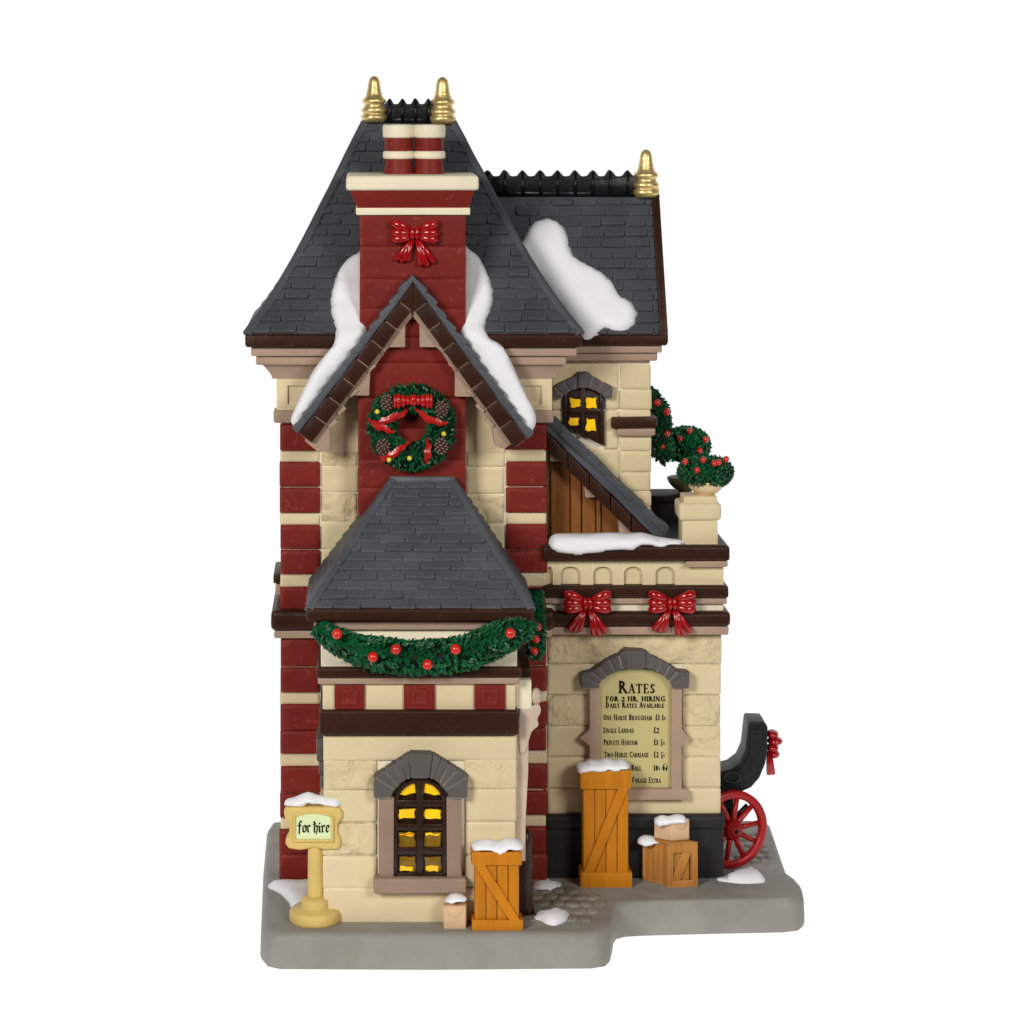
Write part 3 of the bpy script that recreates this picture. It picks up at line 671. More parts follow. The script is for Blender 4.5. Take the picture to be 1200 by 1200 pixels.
# low-relief mouldings half hidden by the garland
for x0, x1 in ((396, 452), (520, 584)):
    build('relief_panel', MB().pbox(x0, x1, 748, 777, -5.5, 2), 'cream_pale', porch, bevel=1.5, jag=.5)
# porch roof
PE, PR = -20.0, 120.0
pz0, pz1 = Z(714, PE), Z(563, PR); pxl0, pxr0, pxl1, pxr1 = X(361, PE), X(624, PE), X(459, PR), X(531, PR)
def psurf(v): return (PE + (PR - PE) * v, pz0 + (pz1 - pz0) * v)
pxl = lambda v: pxl0 + (pxl1 - pxl0) * v
pxr = lambda v: pxr0 + (pxr1 - pxr0) * v
proof = build('porch_roof', MB().add([(pxl0, PE, pz0), (pxr0, PE, pz0), (pxr1, PR, pz1), (pxl1, PR, pz1), (pxl0, 162, pz0), (pxr0, 162, pz0), (pxr1, 162, pz1), (pxl1, 162, pz1)],
    [(0, 1, 2, 3), (0, 3, 7, 4), (1, 5, 6, 2), (3, 2, 6, 7), (0, 4, 5, 1), (4, 7, 6, 5)]), 'slate', house)
shingles(proof, psurf, pxl, pxr, 14, 33, 'slate', t=4.0, inset=7)
for s_ in (-1, 1):
    f = pxl if s_ < 0 else pxr
    build('hip_cap', ribbon_along([(f(i / 6), *psurf(i / 6)) for i in range(7)], 6.5, 4, (s_ * .75, -.6, .5)), 'slate', proof, bevel=.8, jag=.7)
    for j in range(12):                            # scalloped slate courses on the side slope
        v0, v1 = j / 12, min(1, (j + 1.15) / 12); d0, z0 = psurf(v0); d1, z1 = psurf(v1)
        xa, xb = f(v0), f(v1)
        for i in range(2 if d0 < 90 else 1):
            nn = 2 if d0 < 90 else 1
            ya, yb = d0 + (161 - d0) * i / nn, d0 + (161 - d0) * (i + 1) / nn - .6
            ua, ub = d1 + (161 - d1) * i / nn, d1 + (161 - d1) * (i + 1) / nn - .6
            vs = [(xa - s_ * 2, ya, z0), (xa - s_ * 2, yb, z0), (xb - s_ * 2, ub, z1), (xb - s_ * 2, ua, z1), (xa + s_ * 3, ya, z0 + 1.5), (xa + s_ * 3, yb, z0 + 1.5), (xb + s_ * .5, ub, z1 + .4), (xb + s_ * .5, ua, z1 + .4)]
            fs = [(3, 2, 1, 0), (4, 5, 6, 7), (0, 1, 5, 4), (2, 3, 7, 6), (1, 2, 6, 5), (3, 0, 4, 7)]
            build('shingle', MB().add(vs, fs if s_ < 0 else [tuple(reversed(q)) for q in fs]), 'slate', proof)
build('ridge_cap', MB().tube([(pxl1 - 2, PR, pz1 + 1), (pxr1 + 2, PR, pz1 + 1)], 4, 8), 'slate', proof, smooth=True)
build('fascia', MB().pbox(358.5, 626.5, 713.5, 728.5, PE - 4, 164), 'brown', proof, bevel=4, seg=3, jag=1.1)
# porch window
pw = build('window', MB().pprism(arch_top(461, 524, 935, 913) + [(524, 1030), (461, 1030)], -1, 8), 'frame_brown', house)
for x0, x1, y0, y1 in ((461, 466, 930, 1030), (518.5, 524, 930, 1030), (488, 496, 914, 1029)):
    build('mullion', MB().pbox(x0, x1, y0, y1, -8, 2), 'frame_brown', pw, bevel=1.8, jag=.9)
for y in (941.5, 969.5, 997.5, 1026.5):
    build('mullion', MB().pbox(463, 522, y - 4, y + 4, -7, 2), 'frame_brown', pw, bevel=1.8, jag=.9)
build('window_arch', MB().pprism(arch_top(461, 524, 937, 912) + arch_top(466.5, 518.5, 937, 917)[::-1], -8, 2), 'frame_brown', pw, bevel=1, jag=.5)
for j, (y0, y1) in enumerate(((919.5, 930), (949, 959), (976, 994), (1004, 1022))):
    for (x0, x1) in ((467, 487), (497, 517.5)):
        if j == 0:
            pp = [(x0 + 1, 931), (x0 + 2, 925), (x0 + 10, 920), (x1 - 1, 918.5), (x1, 929), (x1 - 6, 930), (x0 + 8, 932)]
            if x0 > 480: pp = [(985 - x + 30, y) for x, y in [(468, 931), (469, 925), (477, 920), (486, 918.5), (487, 929), (481, 930), (475, 932)]]; pp = [(984 - (x - 468 + 468), y) for x, y in [(468, 931), (469, 925), (477, 920), (486, 918.5), (487, 929), (481, 930), (475, 932)]]
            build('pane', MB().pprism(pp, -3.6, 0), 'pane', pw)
        else:
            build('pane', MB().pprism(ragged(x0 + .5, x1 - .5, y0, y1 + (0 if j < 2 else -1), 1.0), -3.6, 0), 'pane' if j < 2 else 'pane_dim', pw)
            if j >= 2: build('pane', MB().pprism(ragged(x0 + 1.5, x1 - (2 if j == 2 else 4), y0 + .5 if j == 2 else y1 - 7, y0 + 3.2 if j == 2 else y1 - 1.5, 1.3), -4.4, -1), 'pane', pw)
for x0, x1, in ((444, 461.5), (523.5, 541)):
    build('jamb', MB().pbox(x0, x1, 934, 1032, -11, 4), 'mauve_dark', pw, bevel=2.5, jag=.8)
build('sill', MB().pbox(437.5, 546.5, 1030, 1048, -17, 4), 'mauve_dark', pw, bevel=3.5, seg=3, jag=1)
hood(pw, [(437.5, 936), (438, 911), (450, 903), (462, 895), (470, 889), (480, 883), (507, 883.5), (517, 889), (526, 895), (537, 902), (548.5, 910), (548, 936)],
     [(458, 936), (462.5, 926), (466, 922), (470, 918.5), (477, 914.5), (482, 913), (503, 913), (508, 914.5), (515, 918.5), (519, 922), (522, 926), (527, 936)], -16, 4, key=5)
# side window hood on the porch's left wall and door surround on its right wall
sw = build('side_window', MB().box(X(381, 0) - 6, X(381, 0) + 2, 50, 105, Z(1040, 40), Z(900, 40)), 'mauve', house)
for y0, y1, w in ((866, 893, 11), (893.5, 908, 9), (908.5, 924, 7)):
    build('hood_stone', MB().box(X(381, 0) - w, X(381, 0) + 2, 44, 112, Z(y1, 44), Z(y0, 44)), 'stone_grey', sw, bevel=2.5, jag=1)
ds = build('side_door', MB().box(X(603, 0) - 2, X(603, 0) + 6, 40, 120, ZB, Z(820, 40)), 'wood', house)
d = 14.0
build('door_jamb', MB().pprism([(604, 822), (620, 822), (619, 905), (616, 960), (616, 1010), (604, 1010)], d, d + 26), 'mauve_pale', ds, bevel=2, jag=1)
build('bracket', MB().pprism(smoothline([(609, 827), (620, 828), (631, 826), (634, 834), (630, 843), (631, 851), (624, 857), (620, 868), (616, 880), (609, 880)], 3), d - 3, d + 24), 'mauve_pale', ds, bevel=2.2, jag=1)
build('frieze_return', MB().pbox(604, 623, 797, 831, d - 4, d + 60), 'cream_pale', ds, bevel=1.6, jag=.7)
build('bracket_boss', MB().ball(P(628, 816, d + 4), (7.5, 10, 10)), 'mauve_pale', ds, smooth=True)
build('door_post', MB().lathe((X(616, 22), 26, ZB), [(10, 0), (10.5, 12), (9, 16), (9.5, 34), (8, 48), (9.5, 62), (8, 74), (9, 84), (7, 98), (3, 102)], 14), 'frame_brown', ds, smooth=True, jag=1.4)

# ------------------------------------------------------------------ greenery helpers
def leaf_mass(points, name, parent, m='green', ln=6.0, wd_=1.7, lift=.75):
    """points: (position, outward normal, along) -> short moulded needles, one mesh"""
    mb = MB()
    for p, n, t_ in points:
        n = Vector(n).normalized(); t_ = Vector(t_) + Vector([rnd.uniform(-1, 1) for _ in range(3)]) * .9
        t_ = t_ - n * t_.dot(n)
        if t_.length < .01: continue
        t_.normalize(); s_ = n.cross(t_); L_ = ln * rnd.uniform(.7, 1.3); w = wd_ * rnd.uniform(.8, 1.3)
        dr = (t_ * (1 - lift * .5) + n * lift * rnd.uniform(.3, 1)).normalized(); p = Vector(p) - n * 1.5
        tip = p + dr * L_; m_ = p + dr * L_ * .45
        mb.add([p, m_ + s_ * w + n * .2, m_ - s_ * w + n * .2, m_ + n * w * 1.1, m_ - n * w * .5, tip], [(0, 3, 1), (0, 2, 3), (3, 5, 1), (3, 2, 5), (0, 1, 4), (0, 4, 2), (4, 1, 5), (4, 5, 2)])
    return stuff(build(name, mb, m, parent, smooth=False))
def tube_points(path, rads, count, front=True):
    out = []; n = len(path)
    for _ in range(count):
        f_ = rnd.uniform(0, n - 1.001); i = int(f_); u = f_ - i
        p = path[i].lerp(path[i + 1], u); t_ = (path[i + 1] - path[i]).normalized(); r = rads[i] * (1 - u) + rads[i + 1] * u
        a = t_.cross(Vector((0, 1, 0)))
        if a.length < .05: a = t_.cross(Vector((1, 0, 0)))
        a.normalize(); b_ = a.cross(t_); th = rnd.uniform(0, 2 * math.pi)
        q = a * math.cos(th) + b_ * math.sin(th); out.append((p + q * r, q, t_))
    return out
def rope(root, path, rads, count, flat=.8, ln=6, w=2.2):
    build('foliage_core', MB().tube(path, rads, 12), 'green_core', root, smooth=True)
    leaf_mass(tube_points(path, rads, count), 'foliage', root, ln=ln, wd_=w)

# wreath on the chimney breast
wc = P(482.5, 501, 115); wr, tr = 35.5 * K(115), 15.5
wreath = thing('wreath', 'round green wreath with red ribbon and pine cones under the gable', 'wreath', (wc.x, 120, wc.z - wr - tr))
path = [wc + Vector((math.cos(a) * wr * 1.0, 0, math.sin(a) * wr * .98)) for a in [i * 2 * math.pi / 40 for i in range(41)]]
rope(wreath, path, [tr * (1 + .06 * math.sin(i * 1.7)) for i in range(41)], 1500, ln=7, w=2.3)
def wp(px, py, d=92): return P(px, py, d)
for (x, y, a) in ((454, 472, .1), (517, 480, -.3), (449, 524, 1.2), (517, 523, .05)):
    c = build('pine_cone', MB().ball(wp(x, y, 98), (7.5, 7, 9.5)), 'cone', wreath, smooth=True)
    mb = MB()
    for k in range(40):                            # scales in a spiral
        u = 1 - 2 * (k + .5) / 40; th = k * 2.39996; qq = math.sqrt(1 - u * u); n = Vector((qq * math.cos(th), qq * math.sin(th), u))
        mb.ball(wp(x, y, 98) + Vector((n.x * 7.6, n.y * 7.2, n.z * 9.8)), (1.5, 1.5, .9), 6, 4)
    stuff(build('cone_scales', mb, 'cone_tip', c, smooth=True))
for (x, y) in ((442, 482.5), (520, 508.5), (456, 539), (480, 537)): build('bauble', MB().ball(wp(x, y, 93), 3.1), 'bauble', wreath, smooth=True)
def band(pts, w, name, parent, m='ribbon', th=1.0):
    """ribbon strip: pts are (px, py, d)"""
    P3 = smoothline([P(*p) for p in pts], 5, closed=False); rings = []
    for i, p in enumerate(P3):
        t_ = (P3[min(i + 1, len(P3) - 1)] - P3[max(0, i - 1)]).normalized(); s_ = t_.cross(Vector((0, -1, 0)))
        s_ = s_.normalized() if s_.length > .01 else Vector((1, 0, 0)); n = s_.cross(t_); ww = w[min(int(i / len(P3) * len(w)), len(w) - 1)] if isinstance(w, list) else w
        p = p + s_ * (.9 * math.sin(i * 1.1)); rings.append([p - s_ * ww, p - s_ * ww * .3 - n * th * .3, p + s_ * ww * .3 - n * th * 1.8, p + s_ * ww, p + n * th * 1.5])
    return build(name, MB().loft(rings), m, parent)
band([(480, 478, 103), (470, 486, 97), (455, 491, 95), (441, 497, 97)], [2, 3.4, 4.4, 4.0, 2.4], 'ribbon', wreath)
band([(486, 476, 103), (496, 487, 98), (510, 494, 95), (524, 496, 97)], [2, 3.4, 4.2, 3.8, 2.2], 'ribbon', wreath)
band([(433, 491, 103), (438, 497, 96), (450, 502, 95), (462, 507, 99)], [2, 3.4, 4.2, 3.8, 2.2], 'ribbon', wreath)
band([(481, 518, 103), (472, 524, 96), (462, 531, 95), (450, 537, 100), (446, 534, 105)], [2, 3.4, 4.2, 3.8, 2.2], 'ribbon', wreath)
band([(501, 514, 103), (502, 524, 96), (501, 534, 95), (500, 543, 101)], [2, 3.4, 4.2, 3.8, 2.2], 'ribbon', wreath)
for s_ in (-1, 1):
    for k, (dx, ry) in enumerate(((6, 6), (11.5, 8), (17, 9.5), (21, 9))):
        build('bow_fold', MB().ball(P(484 + s_ * dx, 469.5 + .3 * k, 91 + k * .6), (3.9 - (1.2 if k == 3 else 0), 6, ry)), 'ribbon', wreath, smooth=True)
build('bow_knot', MB().ball(P(484.5, 469, 88), (5, 6, 7.5)), 'ribbon', wreath, smooth=True)

# garland over the porch
gp = smoothline([P(371, 732, -16), P(386, 745, -20), P(410, 758, -22), P(440, 766, -23), P(475, 770, -23), P(510, 770, -23), P(545, 765, -22), (P(575, 753, -21)), P(598, 741, -20), P(618, 733, -10)], 4, closed=False)
gr = [6.5 + 10 * min(1, (i / (len(gp) - 1)) * 3.0, (1 - i / (len(gp) - 1)) * 5 + .3) for i in range(len(gp))]
gar = thing('garland', 'thick green garland with red berries hung across the porch front', 'garland', (X(490, -20), -20, Z(790, -20)))
rope(gar, gp, gr, 2600, ln=9, w=2.6)
for (x, y) in ((395, 743), (437, 770), (464, 761), (501, 779), (534, 761), (598, 742)): build('berry', MB().ball(P(x, y, -46), (6.2, 6, 6.2), 12, 8), 'berry', gar, smooth=True)
g2 = thing('garland', 'dark green garland with small berries down the side of the porch', 'garland', (X(626, 60), 80, Z(785, 60)))
gp = [P(627, 690, 80), P(628, 715, 78), P(628, 745, 70), P(626, 770, 60)]
rope(g2, smoothline(gp, 4, closed=False), [8, 8, 8.5, 9, 9, 9, 9.5, 10, 10, 10, 9, 8, 6], 700, ln=6)
for (x, y) in ((628, 749), (626, 763), (630, 735)): build('berry', MB().ball(P(x, y, 52), 5), 'berry', g2, smooth=True)
g3 = thing('garland', 'dark green garland with red berries behind the upper wall corner', 'garland', (X(772, 300), 300, Z(545, 300)))
gp = smoothline([P(757, 455, 300), P(768, 470, 300), P(774, 485, 300), P(776, 505, 298), P(772, 525, 296), P(783, 535, 296)], 4, closed=False)
rope(g3, gp, [6 + 5 * min(1, i / 6) for i in range(len(gp))], 700, ln=6)
for (x, y) in ((770, 472), (781, 483), (781, 508), (775, 523)): build('berry', MB().ball(P(x, y, 289), 5), 'berry', g3, smooth=True)
# planters
def planter(label, px, pyb, d, rx, rz, pz, leaves, bowl_m, berries):
    c = Vector((X(px, d), d, Z(pyb, d)))
    r0 = thing('planter', label, 'planter', c, 'round bushes on the terrace piers')
    build('bowl', MB().lathe(c, [(9, 0), (8.5, 3), (9, 6), (15, 9), (20, 14), (23, 19), (24, 23), (21, 24), (4, 24)], 22), bowl_m, r0, smooth=True)
    bc = Vector((c.x, d, Z(pz, d)))
    build('foliage_core', MB().ball(bc, (rx - 2, rx * .85, rz - 2), 18, 12), 'green_core', r0, smooth=True)
    pts = []
    for _ in range(leaves):
        th, u = rnd.uniform(0, 6.283), rnd.uniform(-.75, 1); q = math.sqrt(1 - u * u)
        n = Vector((q * math.cos(th), q * math.sin(th), u)); pts.append((bc + Vector((n.x * rx, n.y * rx * .85, n.z * rz)), n, (0, 0, 1)))
    leaf_mass(pts, 'foliage', r0, ln=7, wd_=2.1)
    for (x, y) in berries: build('berry', MB().ball(P(x, y, d - rx * .8), 4, 10, 7), 'berry', r0, smooth=True)
    return r0
planter('leafy bush with red berries in a cream bowl on the cream pier', 827, 585, 180, 32, 19, 554, 1100, 'terracotta', [(803, 541), (817, 551), (837, 543), (842, 542), (851, 538), (824, 539)])
planter('dark bush in a bowl on the black rear pier, shade painted into both', 803, 580, 352, 31, 24, 523, 900, 'bowl_shade', [(797, 514), (820, 528), (827, 515), (808, 505)])

# ------------------------------------------------------------------ bows
def bow(label, px, py, d, s=1.0, rz=0):
    c = P(px, py, d); k = K(d) * s
    b0 = thing('bow', label, 'bow', (c.x, d, c.z - 30 * k), 'red ribbon bows')
    def q(x, y, dd): return (c.x + x * k, d + dd * k, c.z - y * k)
    for sd in (-1, 1):
        mb = MB()
        for j, (y, rr_) in enumerate(((-7.5, 5.2), (-.5, 5.2), (6.5, 4.8))):
            mb.tube([q(sd * 4, y * .5, -3), q(sd * 9, y * .78, -6), q(sd * 15, y * .95 - (1.5 if j == 0 else 0), -8), q(sd * 21, y * 1.05 - (2.5 if j == 0 else 0), -7.5), q(sd * 25, y * 1.1 - (2.5 if j == 0 else 0), -5), q(sd * 27, y * 1.1 - (2 if j == 0 else 0), -1)],
                    [3.0 * k, 4.0 * k, rr_ * k, rr_ * 1.08 * k, rr_ * .9 * k, 1.6 * k], 12, .9)
        build('loop', mb, 'bow_red', b0, smooth=True)
        mb = MB()
        for j, (dx, ln) in enumerate(((7.5, 31), (14, 32), (20, 30)) if sd < 0 else ((6, 36), (13, 37), (20.5, 33))):
            mb.tube([q(sd * (1.5 + j), 6, -3), q(sd * (2 + dx * .5), 6 + (ln - 6) * .5, -4.5), q(sd * (1 + dx), ln, -4.5), q(sd * (1.3 + dx), ln + 2.5, -3)], [1.8 * k, 3.0 * k, 3.7 * k, 1.6 * k], 8, .8)
        build('tail', mb, 'bow_red', b0, smooth=True)
    mb = MB()
    for sx in (-2.7, 2.7): mb.ball(q(sx, 0, -7.5), (3.4 * k, 4.5 * k, 7.5 * k), 12, 8)
    build('knot', mb, 'bow_red', b0, smooth=True)
    return b0
bow('red ribbon bow on the brick chimney', 486, 273, CD - 1, 1.0)
bow('red ribbon bow on the office wall, closer to the porch', 688, 706, 155, 1.0)
bow('red ribbon bow on the office wall beneath the planter pier', 787, 706, 155, 1.0)

# ------------------------------------------------------------------ rates board
bd = 168.0
board = thing('rates_board', 'arched cream price board headed RATES with grey stone hood', 'sign', (X(748, bd), bd, Z(940, bd)))
build('panel', MB().pprism(arch_top(702, 788, 800, 783) + [(787, 927), (703, 927)], bd, WD + 6), 'board', board)
Lj = [(691, 806), (704, 806), (704, 938), (693, 938), (691, 915), (692, 880), (690, 872), (680, 866), (680, 863), (690, 857)]
build('jamb', MB().pprism([(691, 806), (703.5, 806), (703.5, 934), (691, 934), (691, 874), (679, 865), (691, 855)], bd - 7, WD + 5), 'mauve', board, bevel=2, jag=.6)
build('jamb', MB().pprism([(786.5, 806), (799, 806), (799, 855), (808, 865), (799, 874), (799, 934), (786.5, 934)], bd - 7, WD + 5), 'mauve', board, bevel=2, jag=.6)
build('sill', MB().pbox(688, 806, 925, 938, bd - 8, WD + 5), 'mauve', board, bevel=2.5, jag=.7)
hood(board, [(681, 807), (680.5, 790), (693, 787), (703, 780), (713, 773), (725, 768), (731, 762), (757, 763), (764, 769), (775, 774), (785, 780), (795, 787), (809, 788), (808, 807)],
     [(702, 807), (703, 803), (706, 799), (713, 793), (721, 788), (730, 785), (734, 784), (757, 784), (761, 785), (769, 788), (778, 793), (784, 799), (787, 803), (788, 807)], bd - 12, WD + 4, key=6)
# serif capitals drawn as thick and thin strokes: (kind, ...) on a unit-high cell; w = width
T, H_ = .17, .075
def LN(x0, y0, x1, y1, w): return ('l', x0, y0, x1, y1, w)
def AR(cx, cy, rx, ry, a0, a1): return ('a', cx, cy, rx, ry, a0, a1)
def SF(x, y, l=.3): return ('l', x - l / 2, y, x + l / 2, y, .07)
GL = {
 'A': (.78, [LN(.12, 0, .39, 1, H_), LN(.39, 1, .68, 0, T), LN(.22, .34, .58, .34, H_), SF(.1, .03, .26), SF(.68, .03, .28)]),
 'B': (.66, [LN(.15, 0, .15, 1, T), AR(.2, .76, .34, .22, -90, 90), AR(.2, .28, .4, .26, -90, 90), LN(.04, .03, .25, .03, H_), LN(.04, .97, .25, .97, H_)]),
 'C': (.76, [AR(.46, .5, .4, .49, 45, 315), LN(.74, .98, .74, .68, H_), LN(.74, .3, .74, .14, H_)]),
 'D': (.8, [LN(.15, 0, .15, 1, T), AR(.2, .5, .52, .47, -90, 90), LN(.03, .03, .25, .03, H_), LN(.03, .97, .25, .97, H_)]),
 'E': (.64, [LN(.15, 0, .15, 1, T), LN(.03, .03, .58, .03, H_), LN(.03, .97, .54, .97, H_), LN(.15, .52, .44, .52, H_), LN(.58, .03, .58, .24, H_), LN(.54, .97, .54, .78, H_), LN(.44, .42, .44, .62, .05)]),
 'F': (.6, [LN(.15, 0, .15, 1, T), SF(.15, .03), LN(.03, .97, .54, .97, H_), LN(.15, .52, .44, .52, H_), LN(.54, .97, .54, .78, H_), LN(.44, .42, .44, .62, .05)]),
 'G': (.8, [AR(.46, .5, .4, .49, 45, 330), LN(.72, .04, .72, .42, T), SF(.7, .42, .32), LN(.74, .98, .74, .7, H_)]),
 'H': (.86, [LN(.15, 0, .15, 1, T), LN(.69, 0, .69, 1, T), LN(.15, .52, .69, .52, H_), SF(.15, .03), SF(.69, .03), SF(.15, .97), SF(.69, .97)]),
 'I': (.32, [LN(.15, 0, .15, 1, T), SF(.15, .03), SF(.15, .97)]),
 'L': (.6, [LN(.15, 0, .15, 1, T), SF(.15, .97), LN(.03, .03, .56, .03, H_), LN(.56, .03, .56, .28, H_)]),
 'M': (.98, [LN(.12, 0, .16, 1, H_), LN(.16, 1, .48, .06, T), LN(.48, .06, .78, 1, H_), LN(.8, 1, .84, 0, T), SF(.12, .03, .24), SF(.84, .03), SF(.12, .97, .2), SF(.84, .97, .22)]),
 'N': (.84, [LN(.13, 0, .13, 1, H_), LN(.13, 1, .68, 0, T), LN(.68, 0, .68, 1, H_), SF(.13, .03, .26), SF(.08, .97, .2), SF(.68, .97, .26)]),
 'O': (.84, [AR(.42, .5, .38, .49, 0, 360)]),
 'P': (.62, [LN(.15, 0, .15, 1, T), AR(.2, .72, .36, .26, -90, 90), SF(.15, .03), LN(.03, .97, .25, .97, H_)]),
 'R': (.76, [LN(.15, 0, .15, 1, T), AR(.2, .74, .34, .24, -90, 90), LN(.34, .5, .68, .02, T), SF(.15, .03), LN(.03, .97, .25, .97, H_), LN(.62, .03, .78, .03, H_)]),
 'S': (.58, [AR(.3, .74, .22, .24, 40, 270), AR(.28, .26, .24, .25, -140, 90), LN(.5, .97, .5, .74, H_), LN(.06, .03, .06, .26, H_)]),
 'T': (.72, [LN(.35, 0, .35, 1, T), LN(.03, .97, .67, .97, H_), LN(.04, .97, .04, .76, H_), LN(.66, .97, .66, .76, H_), SF(.35, .03)]),
 'U': (.82, [LN(.15, 1, .15, .35, T), AR(.4, .33, .26, .32, 180, 360), LN(.66, .33, .66, 1, H_), SF(.15, .97), SF(.66, .97, .26)]),
 'V': (.78, [LN(.1, 1, .39, 0, T), LN(.39, 0, .68, 1, H_), SF(.1, .97), SF(.68, .97, .26)]),
 'W': (1.08, [LN(.1, 1, .33, 0, T), LN(.33, 0, .54, .9, H_), LN(.52, 1, .74, 0, T), LN(.74, 0, .97, 1, H_), SF(.1, .97), SF(.97, .97, .24)]),
 'X': (.78, [LN(.12, 1, .66, 0, T), LN(.64, 1, .12, 0, H_), SF(.12, .97), SF(.64, .97, .26), SF(.12, .03, .26), SF(.66, .03)]),
 'Y': (.74, [LN(.1, 1, .37, .5, T), LN(.64, 1, .37, .5, H_), LN(.37, .5, .37, 0, T), SF(.1, .97), SF(.64, .97, .24), SF(.37, .03)]),
 '£': (.62, [AR(.38, .74, .2, .24, 20, 200), LN(.2, .7, .22, .1, T), LN(.06, .05, .58, .05, .13), LN(.08, .45, .44, .45, H_)]),
 '0': (.56, [AR(.28, .34, .24, .34, 0, 360)]), '1': (.32, [LN(.15, 0, .15, .68, T), SF(.15, .03), SF(.12, .66, .16)]),
 '2': (.56, [AR(.27, .5, .2, .19, -30, 170), LN(.44, .42, .08, .06, H_), LN(.06, .06, .52, .06, .13)]),
 '5': (.5, [AR(.2, .12, .24, .26, -120, 100), LN(.14, .36, .2, .68, H_), LN(.2, .66, .46, .66, .1)]),
 '6': (.56, [AR(.28, .28, .22, .28, 0, 360), LN(.1, .34, .42, .94, .12)]),
 's': (.4, [AR(.2, .42, .13, .14, 30, 270), AR(.19, .16, .15, .14, -140, 90)]), 'd': (.5, [AR(.22, .26, .18, .25, 0, 360), LN(.4, 0, .4, .95, T * .9)]),
 '.': (.26, [LN(.1, .0, .1, .14, .16)]), '-': (.36, [LN(.04, .4, .3, .4, .09)]), ' ': (.34, []),
}
def text_line(s_, px0, px1, pybase, cap, small, d, name='lettering', bold=1.0, th=.7):
    """capitals of height cap, small capitals of height small, fitted between px0 and px1"""
    mb = MB(); x = 0; strokes = []
    for ch in s_:
        h = small if ch.islower() and ch not in 'ſđ' else cap * (1.25 if ch.isdigit() else 1)
        g = GL[ch] if ch in 'ſđ' or not ch.islower() else GL[ch.upper()]
        w, st = g; strokes.append((x, h, st)); x += w * h + .10 * cap
    sx = (px1 - px0) / (x - .1 * cap); k = K(d); x00 = X(px0, d); zb = Z(pybase, d)
    def quad(a, b_, wa, wb, ox, h):
        a, b_ = Vector(a), Vector(b_); e = b_ - a
        if e.length < 1e-6: return
        e.normalize(); n = Vector((-e.y, e.x)); e_ = e * .012
        pts = [a - e_ - n * wa / 2, b_ + e_ - n * wb / 2, b_ + e_ + n * wb / 2, a - e_ + n * wa / 2]
        mb.add([(x00 + (ox + p.x * h) * sx * k, d, zb + p.y * h * k) for p in pts], [(0, 1, 2, 3)])
    for ox, h, st in strokes:
        for q in st:
            if q[0] == 'l': quad((q[1], q[2]), (q[3], q[4]), q[5] * bold, q[5] * bold, ox, h)
            else:
                _, cx_, cy_, rx, ry, a0, a1 = q; n = 14 if cap > 12 else 9
                for i in range(n):
                    t0, t1 = (math.radians(a0 + (a1 - a0) * (i + j) / n) for j in (0, 1))
                    wf = lambda t_: (H_ + (T - H_) * abs(math.cos(t_))) * bold
                    rx_, ry_ = rx - wf(0) / 2 * .8, ry - H_ / 2
                    quad((cx_ + rx_ * math.cos(t0), cy_ + ry_ * math.sin(t0)), (cx_ + rx_ * math.cos(t1), cy_ + ry_ * math.sin(t1)), wf(t0), wf(t1), ox, h)
    return mb
ld = bd - .5
def put(s_, x0, x1, yb, cap, small, bold=1.0, low=False):
    build('lettering', text_line(s_, x0, x1, yb, cap, small, ld, bold=bold), 'ink', board)
GL['ſ'] = GL['s']; GL['đ'] = GL['d']              # small shilling and penny letters
put('Rates', 725, 767.5, 812.5, 14.5, 11, 1.2)
put('FOR 2 HR. HIRING', 710, 779, 822, 6.0, 6.0, 1.5)
put('Daily Rates Available', 710, 778.5, 829.5, 6.4, 5.0, 1.5)
put('One Horse Brougham', 707, 764, 844, 6.6, 5.2, 1.3)
put('£1 1ſ', 768, 780, 844, 7.0, 7.0, 1.3)
put('Single Landau', 707, 743, 859, 6.6, 5.2, 1.3); put('£2', 766, 772.5, 859, 7.0, 7.0, 1.3)
put('Private Hansom', 707.5, 747, 873, 6.6, 5.2, 1.3); put('£1 5ſ', 766, 779, 873, 7.0, 7.0, 1.3)
put('Two-Horse Carriage', 708, 760, 887.5, 6.6, 5.2, 1.3); put('£2 5ſ', 766, 779, 887.5, 7.0, 7.0, 1.3)
put('Ball', 740, 751.5, 903, 6.6, 5.2, 1.3); put('10ſ 6đ', 766, 782, 903, 7.0, 7.0, 1.3)
put('Forage Extra', 741, 774.5, 917.5, 6.6, 5.2, 1.3)

# ------------------------------------------------------------------ hire sign on its post
sg = G(369.5, 1079); sd = sg.y
sign = thing('sign_post', 'yellow post sign reading for hire with snow on top', 'sign', (sg.x, sd, ZB))
kk = K(sd)
build('base', MB().lathe((sg.x, sd, ZB), [(30 * kk, 0), (30.5 * kk, 3), (30.5 * kk, 12), (28 * kk, 15), (17 * kk, 16), (16.5 * kk, 20), (16 * kk, 26), (12 * kk, 29), (4, 30)], 28), 'sign_yellow', sign, smooth=True, jag=.6)
build('post', MB().lathe((sg.x, sd, ZB), [(10.5, 26), (9, 32), (8.6, 90), (9, 96), (11.5, 97), (12, 101), (11.5, 106), (8, 108)], 20), 'sign_yellow', sign, smooth=True)
sd2 = sd - 6
fo = [(336.5, 948), (398, 948), (402, 953), (401, 960), (396, 966), (395.5, 978), (399, 984), (400, 990), (397, 997), (380, 998), (368, 995), (352, 998), (338, 996), (334, 990), (336, 984), (339.5, 978), (339, 966), (333.5, 960), (332, 953)]
build('frame', MB().pprism([(x, y - 1) for x, y in fo], sd2 - 5, sd2 + 12), 'sign_yellow', sign, bevel=3, seg=3, jag=.7)
